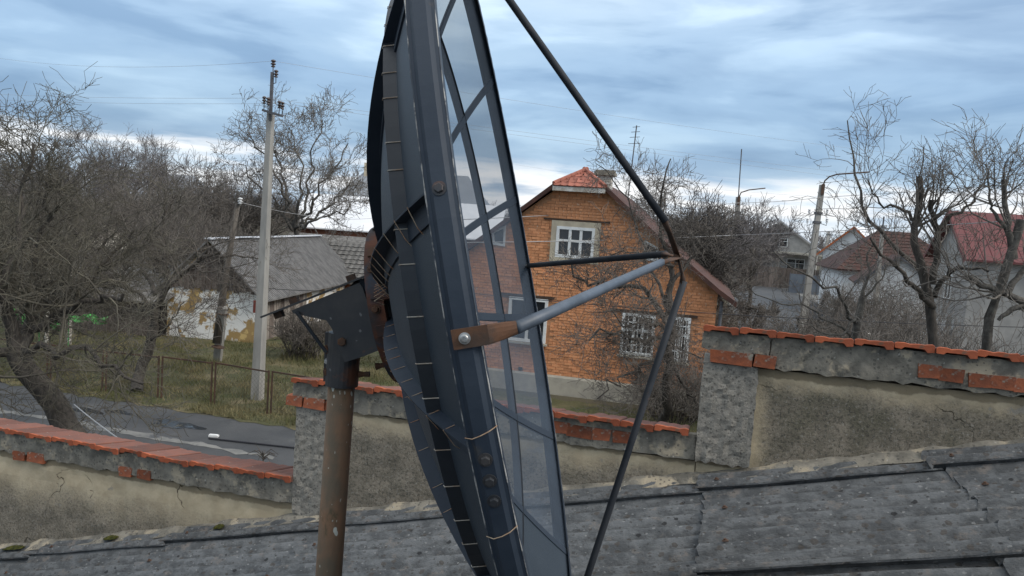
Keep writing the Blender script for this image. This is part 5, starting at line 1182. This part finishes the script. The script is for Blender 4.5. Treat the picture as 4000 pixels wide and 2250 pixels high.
# street lamps and far poles on the right
def lamp_pole(name, label, base_px, top_px, Y, wd, arm_px, ins_rows, cat_='street lamp', arm_r=.03):
    tp_ = at(*top_px, Y); b0 = at(*base_px, Y); d = (tp_ - b0); base = b0 - d * (b0.z / d.z); t = thing(name, label, cat_, tuple(base), 0, None); I = mw(t)
    b = MB(); v = []
    for p, w_ in ((base, wd * 1.25), (tp_, wd * .85)):
        for x, y in ((-1, -.8), (1, -.8), (1, .8), (-1, .8)): v.append(p + Vector((x * w_ / 2, y * w_ / 2, 0)))
    b.add(v, [(0, 1, 5, 4), (1, 2, 6, 5), (2, 3, 7, 6), (3, 0, 4, 7), (4, 5, 6, 7)]); b.build('shaft', 'concrete', t, False, I)
    if arm_px:
        pts = [at(x, y, Y - .15 * k) for k, (x, y) in enumerate(arm_px)]; b = MB(); b.tube(pts, arm_r, 8); a_ = b.build('lamp_arm', 'rusty_bar', t, True, I)
        b = MB(); b.bar(tp_ + Vector((0, -wd * .5, .03)), tp_ + Vector((0, -wd * .5, -.42)), wd * .5, .05, (0, 1, 0)); b.build('clamp', 'rusty_bar', t, False, I)
    for (py, offs) in ins_rows:
        f_ = (py - top_px[1]) / (base_px[1] - top_px[1]); cx = top_px[0] + (base_px[0] - top_px[0]) * f_
        b = MB(); b.box(at(cx, py, Y), (wd * 1.25, wd * 1.1, .09)); b.build('band', 'steel', t, False, I)
        for o_ in offs:
            q = at(cx + o_, py + abs(o_) * .05, Y - wd * .4); b = MB(); c0 = at(cx, py, Y - wd * .4); b.tube([c0, q + Vector((0, 0, -.12)), q + Vector((0, 0, -.02))], .014, 6); b.build('hook', 'steel', t, False, I); insulator(q, t, 1.0, 'porcelain_white', inv=I, pin=.02)
    return t
lamp_pole('street_lamp', 'near concrete street lamp with rusty curved arm and white insulators', (3131, 1297), (3212, 722), 33, .23, [(3214, 730), (3222, 706), (3240, 690), (3270, 681), (3310, 678), (3395, 672)], ((832, (-36, 34)), (868, (-38, 38))))
fl_ = lamp_pole('street_lamp', 'far concrete street lamp standing among grey bare trees', (2851, 1262), (2884, 770), 42, .26, [(2886, 772), (2895, 752), (2925, 742), (2990, 735)], ((830, (-28, 20)), (858, (-26, 26))))
b = MB(); f0, f1 = at(2884, 775, 41.9), at(2897, 582, 41.9); b.tube([f0, f1], .03, 6); b.build('mast', 'steel', fl_, False, mw(fl_))
fp_ = lamp_pole('far_power_pole', 'small concrete power pole before the brown tile roof', (3431, 1076), (3449, 880), 50, .22, None, ((888, (-28, -10, 14, 26)),), 'utility pole')
b = MB(); b.tube([at(3449, 882, 49.9), at(3453, 846, 49.9)], .05, 6); b.build('extension', 'steel', fp_, False, mw(fp_))
lamp_pole('far_power_pole', 'dark distant wooden pole between the grey and the white house', (3222, 990), (3238, 905), 80, .26, None, ((915, (-6, 6)),), 'utility pole')

# ------------------------------------------------------------------ overhead wires
def wire(label, pts, r, m='cable', sag=.0, n=24, group=None):
    P = [Vector(p) for p in pts]; out = []
    for a, c in zip(P[:-1], P[1:]):
        for k in range(n): f = k / n; out.append(a + (c - a) * f - Vector((0, 0, sag * 4 * f * (1 - f))))
    out.append(P[-1]); b = MB(); b.tube(out, r, 5); return tag(b.build('overhead_wire', m), label, 'wire', group)
W_R = .0035
wire('faint wire leaving the topmost insulator of the concrete pole', [at(-300, 165, 34), TOPI, at(4400, 672, 48)], W_R, sag=.5)
wire('wire tied to the crossarm end pin of the concrete pole', [at(-300, 350, 34), PIN[0], at(4400, 800, 48)], W_R, sag=.12)
wire('wire tied to the outer crossarm pin of the concrete pole', [at(-300, 372, 34), PIN[3], at(4400, 822, 48)], W_R, sag=.12)
wire('slack wire from the wooden pole towards the brick outbuilding', [at(938, 790, 23.5), at(1480, 850, 40)], .008, sag=.25)
wire('dark wire crossing low over the barn roof', [at(860, 1105, 23.5), at(1460, 1135, 20)], .009, 'cable_dark', .1)
wire('pale upper cable crossing in front of the brick house gable', [at(1700, 862, 20), at(2880, 793, 30), at(3214, 770, 33), at(4300, 690, 24)], .011, 'cable', .05)
wire('pale lower cable crossing the upper window of the brick house', [at(1700, 948, 19), at(2880, 918, 26), at(4300, 838, 17)], .011, 'cable', .05)
wire('dark low cable crossing the ground floor of the brick house', [at(1700, 1130, 15.5), at(2850, 1228, 15.5), at(4300, 1285, 15.5)], .008, 'cable_dark', .04)
wire('faint far wire crossing the sky from the near street lamp', [at(2000, 640, 60), at(3300, 775, 40)], .004, 'cable', .3)
# ------------------------------------------------------------------ chain link fence
fence = thing('chain_link_fence', 'rusty framed chain link fence along the far road edge', 'fence', tuple(ground(830, 1580)), 0); FI = mw(fence)
posts = [(-260, 1450), (-40, 1475), (190, 1505), (406, 1534), (623, 1556), (830, 1581), (1050, 1620), (1290, 1660)]
gp = [ground(*p) for p in posts]
for i, p in enumerate(gp):
    for s in ((-.05, .05) if i else (.0,)):
        b = MB(); d = (gp[min(i + 1, len(gp) - 1)] - gp[max(i - 1, 0)]).normalized(); q = p + d * s; b.box(q + Vector((0, 0, .54)), (.035, .035, 1.08)); b.build('post', 'rusty_bar', fence, False, FI)
for a, c in zip(gp[:-1], gp[1:]):
    d = (c - a).normalized(); a_, c_ = a + d * .05, c - d * .05; b = MB(); b.bar(a_ + Vector((0, 0, 1.06)), c_ + Vector((0, 0, 1.04)), .03, .035); b.build('top_rail', 'rusty_bar', fence, False, FI)
    L_ = (c_ - a_).length; b = MB(); H0, H1 = .08, 1.04; st = .11; hgt = H1 - H0
    for k in range(int((L_ + hgt) / st) + 1):
        for s in (1, -1):
            u0 = k * st - (hgt if s > 0 else 0); u1 = u0 + s * hgt if s > 0 else u0 - hgt
            z0_, z1_ = H0, H1
            def clip(u0, z0, u1, z1):
                du = u1 - u0; t0, t1 = 0.0, 1.0
                for lim, sg in ((0, 1), (L_, -1)):
                    a0 = sg * (u0 - lim); a1 = sg * (u1 - lim)
                    if a0 < 0 and a1 < 0: return None
                    if a0 < 0: t0 = max(t0, a0 / (a0 - a1))
                    elif a1 < 0: t1 = min(t1, a0 / (a0 - a1))
                return None if t1 <= t0 else (u0 + du * t0, z0 + (z1 - z0) * t0, u0 + du * t1, z0 + (z1 - z0) * t1)
            r_ = clip(u0, z0_, u1, z1_)
            if r_: b.tube([a_ + d * r_[0] + Vector((0, 0, r_[1])), a_ + d * r_[2] + Vector((0, 0, r_[3]))], .0028, 3, False)
    b.build('chain_link', 'chain', fence, False, FI)
# litter and twigs on the road
b = MB(); b.tube([ground(815, 1712, .03), ground(1180, 1752, .03)], .018, 6); tag(b.build('lying_rod', 'cable_dark'), 'thin dark rod lying on the wet road', 'rod')
b = MB(); q = ground(835, 1708); b.box((q.x, q.y, .03), (.20, .09, .04)); b.box((q.x - .01, q.y, .055), (.17, .07, .014)); tag(b.build('white_litter', 'white_wall'), 'small white litter at the end of the dark rod', 'litter')
shrub('dry_weed', 'dry branching weed standing behind the low wall coping', at(1025, 1800, 9.0) - Vector((0, 0, at(1025, 1800, 9.0).z)), 1.0, .01, 1, 'twig', 330) if False else None
p = at(1028, 1790, 7.2); wd_ = thing('dry_weed', 'dry branching weed rising just behind the low wall coping', 'weed', (p.x, p.y, 0)); b = MB()
b.tube([(0, 0, 0), (.02, 0, p.z * .6), (0, 0, p.z + .05)], [.012, .010, .006], 6); b.build('stem', 'bark', wd_)
for k in range(12):
    a = 2 * pi * k / 12 + .3 * hr.random(); b = MB(); z0_ = p.z + hr.uniform(-.02, .05); l = hr.uniform(.08, .2); b.tube([(0, 0, z0_), (cos(a) * l * .5, sin(a) * l * .5, z0_ + .05), (cos(a) * l, sin(a) * l, z0_ + hr.uniform(-.03, .12))], [.005, .004, .002], 5); b.build('branch', 'bark', wd_)
wire('thin stay wire slanting down to the low wall coping', [at(290, 1580, 9.5), at(475, 1722, 6.6)], .006, 'cable', .01)
# far wood along the horizon
g = np.random.default_rng(9); n = 900; P = np.empty((0, 4, 3)); az = g.uniform(-1.0, 1.0, n); dist = g.uniform(150, 420, n)
base = np.stack([np.tan(az * .85) * dist, dist, np.zeros(n)], 1); hgt = g.uniform(5, 9.5, n) * (dist / 300) ** .3
pts = np.stack([base, base + np.stack([g.normal(size=n) * .3, g.normal(size=n) * .3, hgt * .33], 1), base + np.stack([g.normal(size=n) * .6, g.normal(size=n) * .6, hgt * .66], 1), base + np.stack([g.normal(size=n), g.normal(size=n), hgt], 1)], 1)
l0 = (pts, np.tile(np.array([.22, .17, .1, .04]), (n, 1))); l1 = thin(grow(l0, 9, 4, (2, 4.5), .7, .12, .2, (.5, .4), .15, g), .05); l2 = thin(grow(l1, 5, 3, (1, 2.2), .7, .1, .25, (.6, .5), .2, g), .04)
V, F = tubes([(l0[0], l0[1], 4), (l1[0], l1[1], 3), (l2[0], l2[1], 3)]); o = obj('far_wood', np_mesh('far_wood', V, F, 'twig_far')); tag(o, 'grey far-off belt of bare trees along the horizon', 'woodland', kind='stuff')
